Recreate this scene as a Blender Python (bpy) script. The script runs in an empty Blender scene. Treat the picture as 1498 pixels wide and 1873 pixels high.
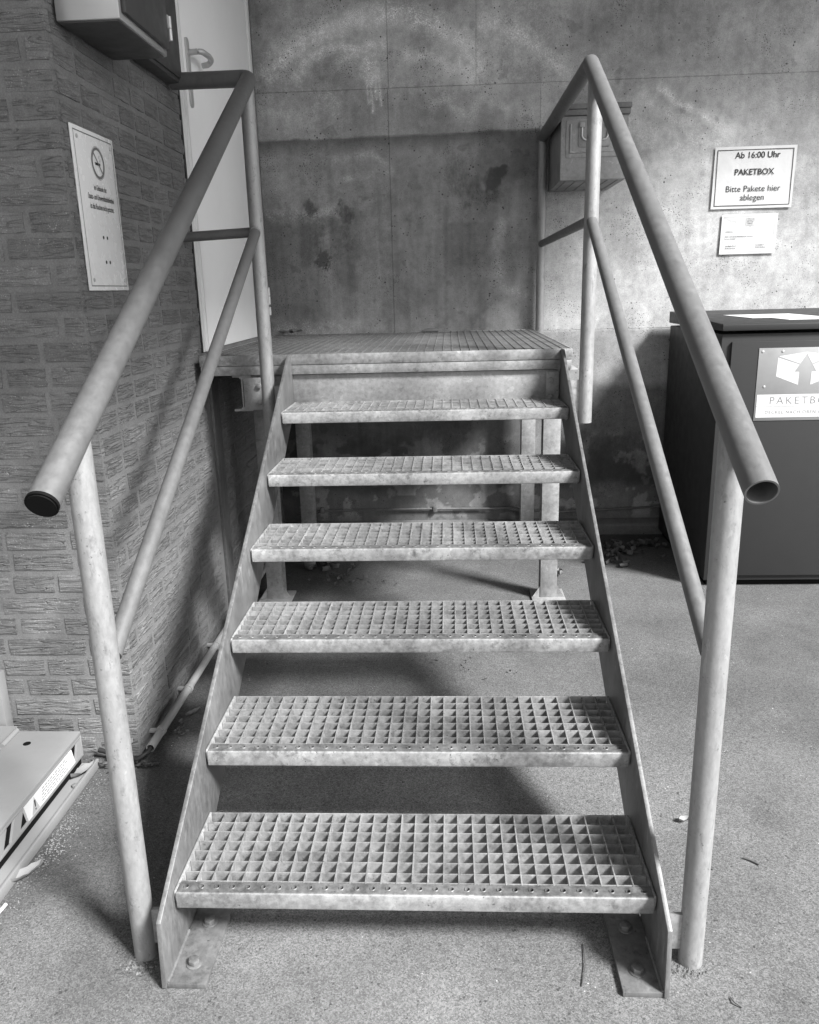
import bpy, bmesh, math, random
import numpy as np
from mathutils import Matrix, Vector

random.seed(7)
rng = np.random.default_rng(7)
scene = bpy.context.scene
COL = scene.collection

# ------------------------------------------------------------------ camera
cam_d = bpy.data.cameras.new('camera')
cam = bpy.data.objects.new('camera', cam_d)
COL.objects.link(cam)
_right = Vector((0.9985979, 0.04653509, -0.02523319))
_down = Vector((-0.01181525, -0.26871342, -0.9631477))
_fwd = Vector((-0.05160066, 0.96209541, -0.26778684))
M = Matrix((_right, -_down, -_fwd)).transposed().to_4x4()
M.translation = Vector((0.0910, -1.3868, 1.3723))
cam.matrix_world = M
cam_d.sensor_fit = 'HORIZONTAL'
cam_d.sensor_width = 36.0
cam_d.lens = 36.0 * 1469.03 / 1498.0
cam_d.clip_start = 0.05
cam_d.clip_end = 500
scene.camera = cam

# ------------------------------------------------------------------ sky and sun
SUN = Vector((0.86, -0.64, 1.0)).normalized()          # towards the sun
world = bpy.data.worlds.new('World')
scene.world = world
world.use_nodes = True
wn = world.node_tree.nodes
wl = world.node_tree.links
wn.clear()
sky = wn.new('ShaderNodeTexSky')
sky.sky_type = 'NISHITA'
sky.sun_disc = False
sky.sun_elevation = math.asin(SUN.z)
sky.sun_rotation = math.atan2(SUN.x, SUN.y)
bwn = wn.new('ShaderNodeRGBToBW')                       # black-and-white photograph
bg = wn.new('ShaderNodeBackground')
bg.inputs['Strength'].default_value = 0.12
wo = wn.new('ShaderNodeOutputWorld')
wl.new(sky.outputs[0], bwn.inputs[0])
wl.new(bwn.outputs[0], bg.inputs['Color'])
wl.new(bg.outputs[0], wo.inputs['Surface'])

sun_d = bpy.data.lights.new('sun', 'SUN')
sun_d.energy = 4.6
sun_d.angle = math.radians(12)
sun_d.color = (1.0, 1.0, 1.0)
sun = bpy.data.objects.new('sun', sun_d)
COL.objects.link(sun)
sun.rotation_euler = (-SUN).to_track_quat('-Z', 'Y').to_euler()
sun.location = SUN * 20

scene.view_settings.view_transform = 'Standard'
scene.view_settings.look = 'None'
scene.view_settings.gamma = 1.0
scene.view_settings.use_curve_mapping = False
scene.view_settings.exposure = 1.3
scene.render.engine = 'CYCLES'
scene.cycles.max_bounces = 5
scene.cycles.diffuse_bounces = 3
scene.cycles.glossy_bounces = 2

# ------------------------------------------------------------------ node helpers
class NT:
    def __init__(self, name):
        self.m = bpy.data.materials.new(name)
        self.m.use_nodes = True
        self.t = self.m.node_tree
        self.t.nodes.clear()
        self.out = self.t.nodes.new('ShaderNodeOutputMaterial')
        self.b = self.t.nodes.new('ShaderNodeBsdfPrincipled')
        self.t.links.new(self.b.outputs[0], self.out.inputs['Surface'])
        self._co = None

    def put(self, sock, v):
        if v is None:
            return
        if hasattr(v, 'is_output'):
            self.t.links.new(v, sock)
        else:
            sock.default_value = v

    def node(self, kind, **kw):
        n = self.t.nodes.new(kind)
        for k, v in kw.items():
            setattr(n, k, v)
        return n

    def math(self, op, a, b=None, c=None, clamp=False):
        n = self.node('ShaderNodeMath', operation=op, use_clamp=clamp)
        self.put(n.inputs[0], a)
        self.put(n.inputs[1], b)
        self.put(n.inputs[2], c)
        return n.outputs[0]

    def coord(self, jitter=True):
        """object coordinates, shifted per object so copies do not repeat"""
        tc = self.node('ShaderNodeTexCoord')
        if not jitter:
            return tc.outputs['Object']
        oi = self.node('ShaderNodeObjectInfo')
        r = self.math('MULTIPLY', oi.outputs['Random'], 37.0)
        cx = self.node('ShaderNodeCombineXYZ')
        for i in range(3):
            self.put(cx.inputs[i], r)
        va = self.node('ShaderNodeVectorMath', operation='ADD')
        self.put(va.inputs[0], tc.outputs['Object'])
        self.put(va.inputs[1], cx.outputs[0])
        return va.outputs[0]

    def rand(self):
        return self.node('ShaderNodeObjectInfo').outputs['Random']

    def world(self):
        return self.node('ShaderNodeNewGeometry').outputs['Position']

    def scale(self, vec, s):
        mp = self.node('ShaderNodeMapping')
        self.put(mp.inputs['Vector'], vec)
        mp.inputs['Scale'].default_value = s
        return mp.outputs[0]

    def noise(self, vec, sc, detail=4, rough=0.55, dist=0.0):
        n = self.node('ShaderNodeTexNoise')
        self.put(n.inputs['Vector'], vec)
        n.inputs['Scale'].default_value = sc
        n.inputs['Detail'].default_value = detail
        n.inputs['Roughness'].default_value = rough
        n.inputs['Distortion'].default_value = dist
        return n.outputs[0]

    def voro(self, vec, sc, feature='F1', out='Distance', rnd=1.0):
        n = self.node('ShaderNodeTexVoronoi', feature=feature)
        self.put(n.inputs['Vector'], vec)
        n.inputs['Scale'].default_value = sc
        n.inputs['Randomness'].default_value = rnd
        return n.outputs[out]

    def ramp(self, v, a, b, lo=0.0, hi=1.0, smooth=False):
        n = self.node('ShaderNodeMapRange', interpolation_type='SMOOTHSTEP' if smooth else 'LINEAR')
        n.clamp = True
        self.put(n.inputs['Value'], v)
        for nm, x in (('From Min', a), ('From Max', b), ('To Min', lo), ('To Max', hi)):
            self.put(n.inputs[nm], x)
        return n.outputs[0]

    def mix(self, f, a, b):
        n = self.node('ShaderNodeMix', data_type='FLOAT')
        self.put(n.inputs[0], f)
        self.put(n.inputs[2], a)
        self.put(n.inputs[3], b)
        return n.outputs[0]

    def attr(self, name):
        n = self.node('ShaderNodeAttribute', attribute_name=name)
        return n.outputs['Fac']

    def bump(self, h, strength=0.3, dist=0.002, normal=None):
        n = self.node('ShaderNodeBump')
        n.inputs['Strength'].default_value = strength
        n.inputs['Distance'].default_value = dist
        self.put(n.inputs['Height'], h)
        if normal is not None:
            self.put(n.inputs['Normal'], normal)
        return n.outputs[0]

    def finish(self, col, rough=0.6, metal=0.0, normal=None, spec=None):
        if hasattr(col, 'is_output'):
            cc = self.node('ShaderNodeCombineColor')
            for i in range(3):
                self.put(cc.inputs[i], col)
            self.put(self.b.inputs['Base Color'], cc.outputs[0])
        else:
            self.b.inputs['Base Color'].default_value = (col, col, col, 1)
        self.put(self.b.inputs['Roughness'], rough)
        self.put(self.b.inputs['Metallic'], metal)
        if spec is not None:
            self.put(self.b.inputs['Specular IOR Level'], spec)
        if normal is not None:
            self.put(self.b.inputs['Normal'], normal)
        return self.m


def mat_galv(name, lo, hi, rough=0.5, metal=0.35, wear=1.0, grain=(1, 1, 1), spots=1.0):
    n = NT(name)
    c = n.coord()
    g = n.scale(c, grain)
    big = n.noise(g, 7, 3, 0.6, 0.1)
    med = n.noise(g, 62, 4, 0.72, 0.1)
    v = n.math('ADD', n.math('MULTIPLY', big, 0.5), n.math('MULTIPLY', med, 0.5))
    v = n.ramp(v, 0.36, 0.64, lo, hi)
    # pale scuffs and white rust blooms
    bl = n.noise(g, 38, 3, 0.55, 0.3)
    sc = n.math('MULTIPLY', n.ramp(bl, 0.62, 0.66), n.ramp(big, 0.46, 0.58))
    v = n.mix(n.math('MULTIPLY', sc, 0.45 * spots), v, hi * 1.35)
    # dark grime and specks
    dk = n.noise(g, 27, 4, 0.72, 0.2)
    v = n.mix(n.math('MULTIPLY', n.ramp(dk, 0.57, 0.74), 0.65 * wear), v, lo * 0.35)
    pt = n.math('MULTIPLY', n.ramp(n.noise(c, 150, 2, 0.5), 0.66, 0.72), n.ramp(dk, 0.46, 0.6))
    v = n.mix(n.math('MULTIPLY', pt, 0.7 * wear), v, 0.04)
    b = n.bump(n.noise(c, 210, 2), 0.22, 0.001)
    return n.finish(v, n.ramp(med, 0.3, 0.7, rough - 0.08, rough + 0.14), metal, b)


def mat_paint(name, v, rough=0.45, var=0.06, metal=0.0, dirt=0.0, spec=0.5):
    n = NT(name)
    c = n.coord()
    a = n.ramp(n.noise(c, 5, 5, 0.6), 0.3, 0.7, v * (1 - var), v * (1 + var))
    if dirt > 0:
        d = n.ramp(n.noise(c, 14, 6, 0.7, 0.8), 0.55, 0.75)
        a = n.mix(n.math('MULTIPLY', d, dirt), a, v * 0.45)
    b = n.bump(n.noise(c, 180, 3), 0.08, 0.0006)
    return n.finish(a, n.ramp(n.noise(c, 22, 4), 0.3, 0.7, rough - 0.06, rough + 0.08), metal, b, spec)


def mat_flat(name, v, rough=0.6, metal=0.0, spec=0.3):
    n = NT(name)
    return n.finish(v, rough, metal, None, spec)


def mat_concrete():
    n = NT('cast_concrete')
    p = n.world()
    tone = n.attr('tone')
    speck = n.attr('speck')
    dark = n.attr('dark')
    big = n.noise(p, 2.3, 4, 0.62, 0.5)
    streak = n.noise(n.scale(p, (9, 1, 1.2)), 2.2, 3, 0.6, 0.4)
    med = n.noise(p, 26, 4, 0.68)
    fine = n.noise(p, 230, 2, 0.6)
    v = n.math('ADD', n.math('MULTIPLY', big, 0.45), n.math('ADD', n.math('MULTIPLY', streak, 0.2), n.math('MULTIPLY', med, 0.35)))
    v = n.ramp(v, 0.34, 0.66, 0.175, 0.40)
    v = n.math('MULTIPLY', v, n.ramp(fine, 0.25, 0.75, 0.78, 1.2))
    v = n.math('MULTIPLY', v, tone)
    # speckled remains of scrubbed-off paint: pale grains
    gr = n.ramp(n.noise(p, 190, 3, 0.6), 0.47, 0.58)
    gr = n.math('MULTIPLY', gr, n.ramp(med, 0.33, 0.6))
    v = n.mix(n.math('MULTIPLY', gr, n.math('MINIMUM', speck, 1.0)), v, 0.62)
    v = n.math('ADD', v, n.math('MULTIPLY', speck, 0.14))
    # dark splashes, broken up by noise
    sm = n.ramp(n.math('SUBTRACT', dark, n.math('MULTIPLY', n.noise(n.scale(p, (1.3, 1, 0.8)), 48, 4, 0.72, 0.3), 0.95)), -0.10, 0.42)
    v = n.mix(n.math('MULTIPLY', sm, 0.72), v, 0.04)
    # blow holes
    vd = n.voro(p, 42)
    hr = n.ramp(n.noise(p, 11, 3, 0.5), 0.44, 0.68, 0.0, 0.2)
    hole = n.math('LESS_THAN', vd, hr)
    vd2 = n.voro(p, 105)
    hole2 = n.math('LESS_THAN', vd2, n.ramp(n.noise(p, 7.3, 3, 0.5), 0.42, 0.66, 0.0, 0.24))
    hol = n.math('MAXIMUM', hole, hole2)
    v = n.mix(n.math('MULTIPLY', hol, 0.88), v, 0.035)
    # damp patches of hand size
    pt = n.math('MULTIPLY', n.ramp(n.noise(p, 9, 3, 0.45, 0.2), 0.66, 0.69), 0.22)
    v = n.math('MULTIPLY', v, n.math('SUBTRACT', 1.0, pt))
    h = n.math('SUBTRACT', n.math('ADD', n.math('MULTIPLY', med, 0.9), n.math('MULTIPLY', fine, 0.5)), n.math('MULTIPLY', hol, 1.6))
    return n.finish(v, n.ramp(med, 0.3, 0.7, 0.72, 0.92), 0, n.bump(h, 0.4, 0.0022), 0.3)


def mat_asphalt():
    n = NT('worn_asphalt')
    p = n.world()
    tone = n.attr('tone')
    a = n.voro(p, 330, out='Color')
    sa = n.node('ShaderNodeSeparateColor')
    n.put(sa.inputs[0], a)
    grain = n.noise(p, 560, 2, 0.8)
    med = n.noise(p, 60, 4, 0.72)
    big = n.noise(p, 3.1, 4, 0.62, 0.3)
    v = n.ramp(sa.outputs[0], 0, 1, 0.088, 0.19)
    v = n.math('MULTIPLY', v, n.ramp(grain, 0.3, 0.7, 0.55, 1.45))
    v = n.math('MULTIPLY', v, n.ramp(med, 0.3, 0.7, 0.88, 1.12))
    v = n.math('MULTIPLY', v, n.ramp(big, 0.3, 0.7, 0.82, 1.16))
    v = n.math('MULTIPLY', v, tone)
    # dark pits between the stones
    pit = n.math('LESS_THAN', n.math('ADD', n.voro(p, 95), n.math('MULTIPLY', grain, 0.25)), n.ramp(n.noise(p, 38, 2), 0.43, 0.74, 0.10, 0.50))
    v = n.mix(n.math('MULTIPLY', pit, 0.7), v, 0.03)
    # pale chips
    ch = n.math('LESS_THAN', n.voro(p, 62), n.ramp(n.noise(p, 8.1, 2), 0.5, 0.75, 0.0, 0.15))
    v = n.mix(n.math('MULTIPLY', ch, 0.75), v, 0.5)
    h = n.math('SUBTRACT', n.math('ADD', n.math('MULTIPLY', grain, 0.8), n.math('MULTIPLY', sa.outputs[0], 0.7)), n.math('MULTIPLY', pit, 1.4))
    return n.finish(v, 0.88, 0, n.bump(h, 0.5, 0.0025), 0.25)


def mat_brick():
    n = NT('rustic_brick')
    c = n.coord()
    r = n.rand()
    s = n.scale(c, (0.75, 1.0, 6.5))
    crease = n.noise(s, 10, 1.5, 0.45, 1.0)
    ridge = n.math('ABSOLUTE', n.math('SUBTRACT', crease, 0.5))
    cut = n.ramp(ridge, 0.0, 0.035, 0.0, 1.0)             # thin furrows
    fold = n.noise(s, 14, 2, 0.5, 0.6)
    fine = n.noise(c, 300, 2, 0.7)
    v = n.ramp(n.noise(c, 30, 5, 0.65), 0.3, 0.7, 0.13, 0.18)
    v = n.math('MULTIPLY', v, n.ramp(r, 0, 1, 0.84, 1.16))
    v = n.math('MULTIPLY', v, n.ramp(fine, 0.3, 0.7, 0.75, 1.25))
    wh = n.math('MULTIPLY', n.ramp(n.noise(c, 270, 1, 0.5), 0.66, 0.71), n.ramp(n.noise(c, 14, 2), 0.42, 0.58))
    v = n.mix(n.math('MULTIPLY', wh, 0.55), v, 0.5)
    h = n.math('ADD', n.math('MULTIPLY', cut, 1.0), n.math('ADD', n.math('MULTIPLY', fold, 2.2), n.math('MULTIPLY', fine, 0.3)))
    return n.finish(v, 0.75, 0, n.bump(h, 0.7, 0.0055), 0.35)


def mat_mortar():
    n = NT('mortar')
    p = n.world()
    v = n.ramp(n.noise(p, 12, 5, 0.65), 0.3, 0.7, 0.14, 0.195)
    v = n.math('MULTIPLY', v, n.ramp(n.noise(p, 260, 3, 0.7), 0.3, 0.7, 0.75, 1.25))
    return n.finish(v, 0.85, 0, n.bump(n.noise(p, 200, 4, 0.7), 0.4, 0.002), 0.3)


def mat_plastic_sheet(name, v):
    n = NT(name)
    p = n.world()
    w = n.noise(p, 11, 2, 0.4, 0.8)
    col = n.ramp(n.noise(p, 16, 3, 0.5), 0.35, 0.65, v * 0.93, v)
    return n.finish(col, 0.16, 0, n.bump(w, 0.5, 0.006), 0.6)


MAT = {}
MAT['galv'] = mat_galv('galvanised_steel', 0.15, 0.34)
MAT['tube'] = mat_galv('galvanised_tube', 0.225, 0.32, 0.48, 0.3, 0.9, (1.6, 1.6, 0.7), 0.8)
MAT['rail'] = mat_galv('dull_zinc_rail', 0.115, 0.155, 0.5, 0.25, 0.3, (1, 0.7, 0.7), 0.35)
MAT['plate'] = mat_galv('stringer_plate', 0.10, 0.21, 0.5, 0.35, 1.0, (1, 1.0, 0.4))
MAT['tread'] = mat_galv('tread_steel', 0.15, 0.40, 0.52, 0.25, 1.2)
MAT['bar'] = mat_galv('grating_bar_steel', 0.15, 0.36, 0.52, 0.25, 1.0)
MAT['tread_worn'] = mat_galv('foot_worn_nosing', 0.07, 0.22, 0.5, 0.25, 1.0)
MAT['deck'] = mat_galv('platform_steel', 0.09, 0.17, 0.6, 0.2, 0.6)
MAT['frame'] = mat_galv('leg_steel', 0.17, 0.32, 0.55, 0.25, 0.8)
MAT['concrete'] = mat_concrete()
MAT['asphalt'] = mat_asphalt()
MAT['brick'] = mat_brick()
MAT['mortar'] = mat_mortar()
MAT['white'] = mat_paint('white_door_paint', 0.86, 0.4, 0.02, 0, 0.04)
MAT['white_frame'] = mat_paint('white_frame_paint', 0.72, 0.4, 0.03, 0, 0.1)
MAT['enamel'] = mat_paint('white_enamel', 0.76, 0.25, 0.02)
MAT['dark_box'] = mat_paint('anthracite_paint', 0.032, 0.55, 0.04, 0, 0, 0.22)
MAT['black'] = mat_flat('black_plastic', 0.006, 0.7, 0.0, 0.08)
MAT['ink'] = mat_flat('black_ink', 0.02, 0.6)
MAT['grey_ink'] = mat_flat('grey_ink', 0.16, 0.6)
MAT['pale_ink'] = mat_flat('pale_grey_ink', 0.30, 0.6)
MAT['steel'] = mat_paint('brushed_stainless', 0.50, 0.4, 0.08, 0.4, 0.1)
MAT['enclosure'] = mat_paint('grey_enclosure_paint', 0.48, 0.34, 0.06, 0.6, 0.1)
MAT['enclosure_dark'] = mat_paint('dark_paint_and_shade', 0.055, 0.45, 0.06, 0.1)  # also serves as painted shade on the large box's door and underside
MAT['alu'] = mat_paint('aluminium_plate', 0.28, 0.42, 0.10, 0.4, 0.15)
MAT['mailbox'] = mat_galv('stippled_zinc', 0.17, 0.29, 0.5, 0.3, 0.4)
MAT['lift'] = mat_paint('pale_grey_lift_paint', 0.22, 0.5, 0.06, 0, 0.12)
MAT['sheet'] = mat_plastic_sheet('laminated_sheet', 0.52)
MAT['sheet_grey'] = mat_plastic_sheet('laminated_print', 0.62)
MAT['pvc'] = mat_paint('grey_pvc', 0.30, 0.5, 0.08, 0, 0.2)
MAT['rubber'] = mat_flat('black_rubber', 0.02, 0.6)
MAT['leaf'] = mat_paint('dry_leaf', 0.15, 0.7, 0.25, 0, 0.3)
MAT['leaf_dark'] = mat_paint('damp_leaf', 0.085, 0.7, 0.35, 0, 0.3)
MAT['leaf_pale'] = mat_paint('pale_leaf', 0.21, 0.7, 0.15, 0, 0.15)
MAT['grit'] = mat_paint('pale_grit', 0.16, 0.8, 0.4)
MAT['paper'] = mat_flat('white_paper', 0.52, 0.6)

# ------------------------------------------------------------------ mesh helpers
class MB:
    def __init__(self):
        self.v = []
        self.f = []

    def poly(self, pts, faces):
        o = len(self.v)
        self.v += [tuple(p) for p in pts]
        self.f += [tuple(i + o for i in f) for f in faces]
        return self

    def box(self, x0, x1, y0, y1, z0, z1):
        p = [(x0, y0, z0), (x1, y0, z0), (x1, y1, z0), (x0, y1, z0), (x0, y0, z1), (x1, y0, z1), (x1, y1, z1), (x0, y1, z1)]
        return self.poly(p, [(0, 3, 2, 1), (4, 5, 6, 7), (0, 1, 5, 4), (1, 2, 6, 5), (2, 3, 7, 6), (3, 0, 4, 7)])

    def prism(self, pts, axis, a, b):
        """2-D outline extruded along an axis from a to b"""
        n = len(pts)
        def mk(p, w):
            if axis == 'x':
                return (w, p[0], p[1])
            if axis == 'y':
                return (p[0], w, p[1])
            return (p[0], p[1], w)
        vs = [mk(p, a) for p in pts] + [mk(p, b) for p in pts]
        fs = [tuple(range(n)), tuple(range(2 * n - 1, n - 1, -1))]
        fs += [(i, i + n, (i + 1) % n + n, (i + 1) % n) for i in range(n)]
        return self.poly(vs, fs)

    def tube(self, path, r, n=20, r_in=None, caps=True):
        """tube along a polyline with mitred bends"""
        P = [Vector(p) for p in path]
        rings = []
        k = len(P)
        for i in range(k):
            if i == 0:
                t = (P[1] - P[0]).normalized()
                tb = t
            elif i == k - 1:
                t = (P[-1] - P[-2]).normalized()
                tb = t
            else:
                a = (P[i] - P[i - 1]).normalized()
                b = (P[i + 1] - P[i]).normalized()
                t = a
                tb = (a + b).normalized()
            if i == 0:
                up = Vector((0, 0, 1)) if abs(t.z) < 0.9 else Vector((0, 1, 0))
                u = t.cross(up).normalized()
                w = u.cross(t).normalized()
                frame = [(u, w)]
            else:
                d0 = (P[i] - P[i - 1]).normalized()
                u, w = frame[-1]
                u = (u - d0 * u.dot(d0)).normalized()
                w = d0.cross(u) * (1 if d0.cross(u).dot(w) > 0 else -1)
                frame.append((u, w))
            d0 = t
            ring = []
            for j in range(n):
                an = 2 * math.pi * j / n
                q = P[i] + u * (math.cos(an)) + w * (math.sin(an))
                off = (u * math.cos(an) + w * math.sin(an))
                ring.append(off)
            rings.append((P[i], ring, d0, tb))
        def emit(rad, flip):
            o = len(self.v)
            for (c, ring, d0, tb) in rings:
                for off in ring:
                    q = off * rad
                    s = -q.dot(tb) / d0.dot(tb) if abs(d0.dot(tb)) > 1e-6 else 0
                    self.v.append(tuple(c + q + d0 * s))
            for i in range(k - 1):
                for j in range(n):
                    a = o + i * n + j
                    b = o + i * n + (j + 1) % n
                    f = (a, b, b + n, a + n)
                    self.f.append(f if not flip else f[::-1])
            return o
        o = emit(r, False)
        if r_in:
            o2 = emit(r_in, True)
            for e in (0, k - 1):
                for j in range(n):
                    a, b = o + e * n + j, o + e * n + (j + 1) % n
                    c, d = o2 + e * n + (j + 1) % n, o2 + e * n + j
                    self.f.append((a, b, c, d) if e else (d, c, b, a))
        elif caps:
            self.f.append(tuple(o + j for j in range(n))[::-1])
            self.f.append(tuple(o + (k - 1) * n + j for j in range(n)))
        return self

    def mesh(self, name, mat, bevel=0.0, smooth=None, segs=2):
        me = bpy.data.meshes.new(name)
        me.from_pydata(self.v, [], self.f)
        bm = bmesh.new()
        bm.from_mesh(me)
        bmesh.ops.recalc_face_normals(bm, faces=bm.faces)
        if bevel > 0:
            es = [e for e in bm.edges if len(e.link_faces) == 2 and e.calc_face_angle(0) > 0.6]
            bmesh.ops.bevel(bm, geom=es, offset=bevel, segments=segs, profile=0.5, affect='EDGES', clamp_overlap=True)
        bm.to_mesh(me)
        bm.free()
        me.materials.append(mat)
        if smooth is not None:
            for p in me.polygons:
                p.use_smooth = True
            me.set_sharp_from_angle(angle=math.radians(smooth))
        me.update()
        return me

    def build(self, name, mat, parent=None, bevel=0.0, smooth=None, segs=2):
        if bevel > 0 and smooth is None:
            smooth = 40
        return link(name, self.mesh(name, mat, bevel, smooth, segs), parent)


def link(name, data, parent=None):
    o = bpy.data.objects.new(name, data)
    COL.objects.link(o)
    if parent is not None:
        o.parent = parent
        if parent.get('_base'):
            b = parent['_base']
            o.matrix_parent_inverse = Matrix.Translation((-b[0], -b[1], -b[2]))
    return o


def tag(o, label, cat, group=None, kind=None):
    if label:
        o['label'] = label
    if cat:
        o['category'] = cat
    if group:
        o['group'] = group
    if kind:
        o['kind'] = kind
    return o


def thing(name, loc, label, cat, group=None):
    o = bpy.data.objects.new(name, None)
    o.empty_display_size = 0.05
    COL.objects.link(o)
    o.location = loc
    o['_base'] = list(loc)
    return tag(o, label, cat, group)


def text_mesh(name, body, size, mat, origin, xdir, zdir, align='CENTER', bold=0.0, sx=1.0, space=1.0, thick=0.0004):
    cu = bpy.data.curves.new(name, 'FONT')
    cu.body = body
    cu.size = size
    cu.align_x = align
    cu.space_character = space
    cu.offset = bold * size
    cu.resolution_u = 3
    ob = bpy.data.objects.new(name, cu)
    me = bpy.data.meshes.new_from_object(ob)
    bpy.data.objects.remove(ob)
    bpy.data.curves.remove(cu)
    X = Vector(xdir).normalized()
    Z = Vector(zdir).normalized()
    O = Vector(origin)
    for v in me.vertices:
        v.co = O + X * (v.co.x * sx) + Z * v.co.y
    me.materials.clear()
    me.materials.append(mat)
    return me


def frame_strip(mb, x0, x1, z0, z1, t, y):
    """thin rectangular line frame lying on a plane y (facing -Y)"""
    for a in ((x0, x1, z0, z0 + t), (x0, x1, z1 - t, z1), (x0, x0 + t, z0 + t, z1 - t), (x1 - t, x1, z0 + t, z1 - t)):
        mb.poly([(a[0], y, a[2]), (a[1], y, a[2]), (a[1], y, a[3]), (a[0], y, a[3])], [(0, 1, 2, 3)])


def seg_dist(px, pz, pts):
    d = np.full(px.shape, 1e9)
    for (ax, az), (bx, bz) in zip(pts[:-1], pts[1:]):
        vx, vz = bx - ax, bz - az
        L = vx * vx + vz * vz + 1e-12
        t = np.clip(((px - ax) * vx + (pz - az) * vz) / L, 0, 1)
        d = np.minimum(d, np.hypot(px - ax - t * vx, pz - az - t * vz))
    return d


def sstep(a, b, x):
    t = np.clip((x - a) / (b - a), 0, 1)
    return t * t * (3 - 2 * t)


def vnoise(x, y, seed=0, octaves=4):
    """cheap value noise in numpy"""
    r = np.random.default_rng(seed)
    T = r.random((64, 64))
    out = np.zeros_like(x)
    amp, tot = 1.0, 0.0
    for o in range(octaves):
        fx, fy = x * 2 ** o + 7.3 * o, y * 2 ** o + 3.1 * o
        ix, iy = np.floor(fx).astype(int), np.floor(fy).astype(int)
        u, v = fx - ix, fy - iy
        u, v = u * u * (3 - 2 * u), v * v * (3 - 2 * v)
        a, b = T[ix % 64, iy % 64], T[(ix + 1) % 64, iy % 64]
        c, d = T[ix % 64, (iy + 1) % 64], T[(ix + 1) % 64, (iy + 1) % 64]
        out += amp * ((a * (1 - u) + b * u) * (1 - v) + (c * (1 - u) + d * u) * v)
        tot += amp
        amp *= 0.55
    return out / tot


def set_attr(me, name, arr):
    a = me.attributes.new(name, 'FLOAT', 'POINT')
    a.data.foreach_set('value', np.asarray(arr, dtype=np.float32))


# ================================================================== GROUND
GZ = -0.004
WALL_Y = 3.10
def build_ground():
    fx = np.arange(-1.6, 2.61, 0.02)
    fy = np.arange(-0.5, 3.3, 0.02)
    xs = np.concatenate([[-60, -25, -10, -4, -2.2], fx, [3.2, 5, 10, 25, 60]])
    ys = np.concatenate([[-60, -25, -10, -4, -1.5], fy, [3.6, 6, 15, 60]])
    X, Y = np.meshgrid(xs, ys)
    Z = np.full(X.shape, GZ) + (vnoise(X * 1.3 + 80, Y * 1.3 + 80, 3, 3) - 0.5) * 0.004
    tone = 0.96 + 0.22 * (vnoise(X * 2.2 + 90, Y * 2.2 + 90, 5) - 0.5)
    # shade painted in with some soil: along walls, below the stair, by the lift
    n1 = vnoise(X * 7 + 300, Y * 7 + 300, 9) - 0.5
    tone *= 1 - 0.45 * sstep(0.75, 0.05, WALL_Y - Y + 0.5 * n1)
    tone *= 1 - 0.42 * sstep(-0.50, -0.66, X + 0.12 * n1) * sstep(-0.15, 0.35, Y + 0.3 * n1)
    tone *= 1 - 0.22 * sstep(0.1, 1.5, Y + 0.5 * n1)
    st = vnoise(X * 3.1 + 41, Y * 3.1 + 23, 77, 4) - 0.5      # old stains and worn patches
    tone *= 1 - 0.13 * sstep(0.02, 0.22, st) + 0.10 * sstep(0.02, 0.22, -st)
    me = bpy.data.meshes.new('ground')
    nx, ny = len(xs), len(ys)
    idx = np.arange(nx * ny).reshape(ny, nx)
    F = np.stack([idx[:-1, :-1], idx[:-1, 1:], idx[1:, 1:], idx[1:, :-1]], -1).reshape(-1, 4)
    me.from_pydata(np.stack([X.ravel(), Y.ravel(), Z.ravel()], 1).tolist(), [], F.tolist())
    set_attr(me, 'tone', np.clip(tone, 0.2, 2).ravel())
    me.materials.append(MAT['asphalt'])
    for p in me.polygons:
        p.use_smooth = True
    o = link('ground', me)
    o['kind'] = 'structure'
    o['label'] = 'worn grey asphalt yard with pale chips and dark pits'
build_ground()

# ================================================================== CONCRETE WALL
wall = thing('concrete_wall', (0.5, WALL_Y, 0), 'stained grey cast concrete wall with scrubbed paint arcs behind the stair', 'wall')

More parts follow.
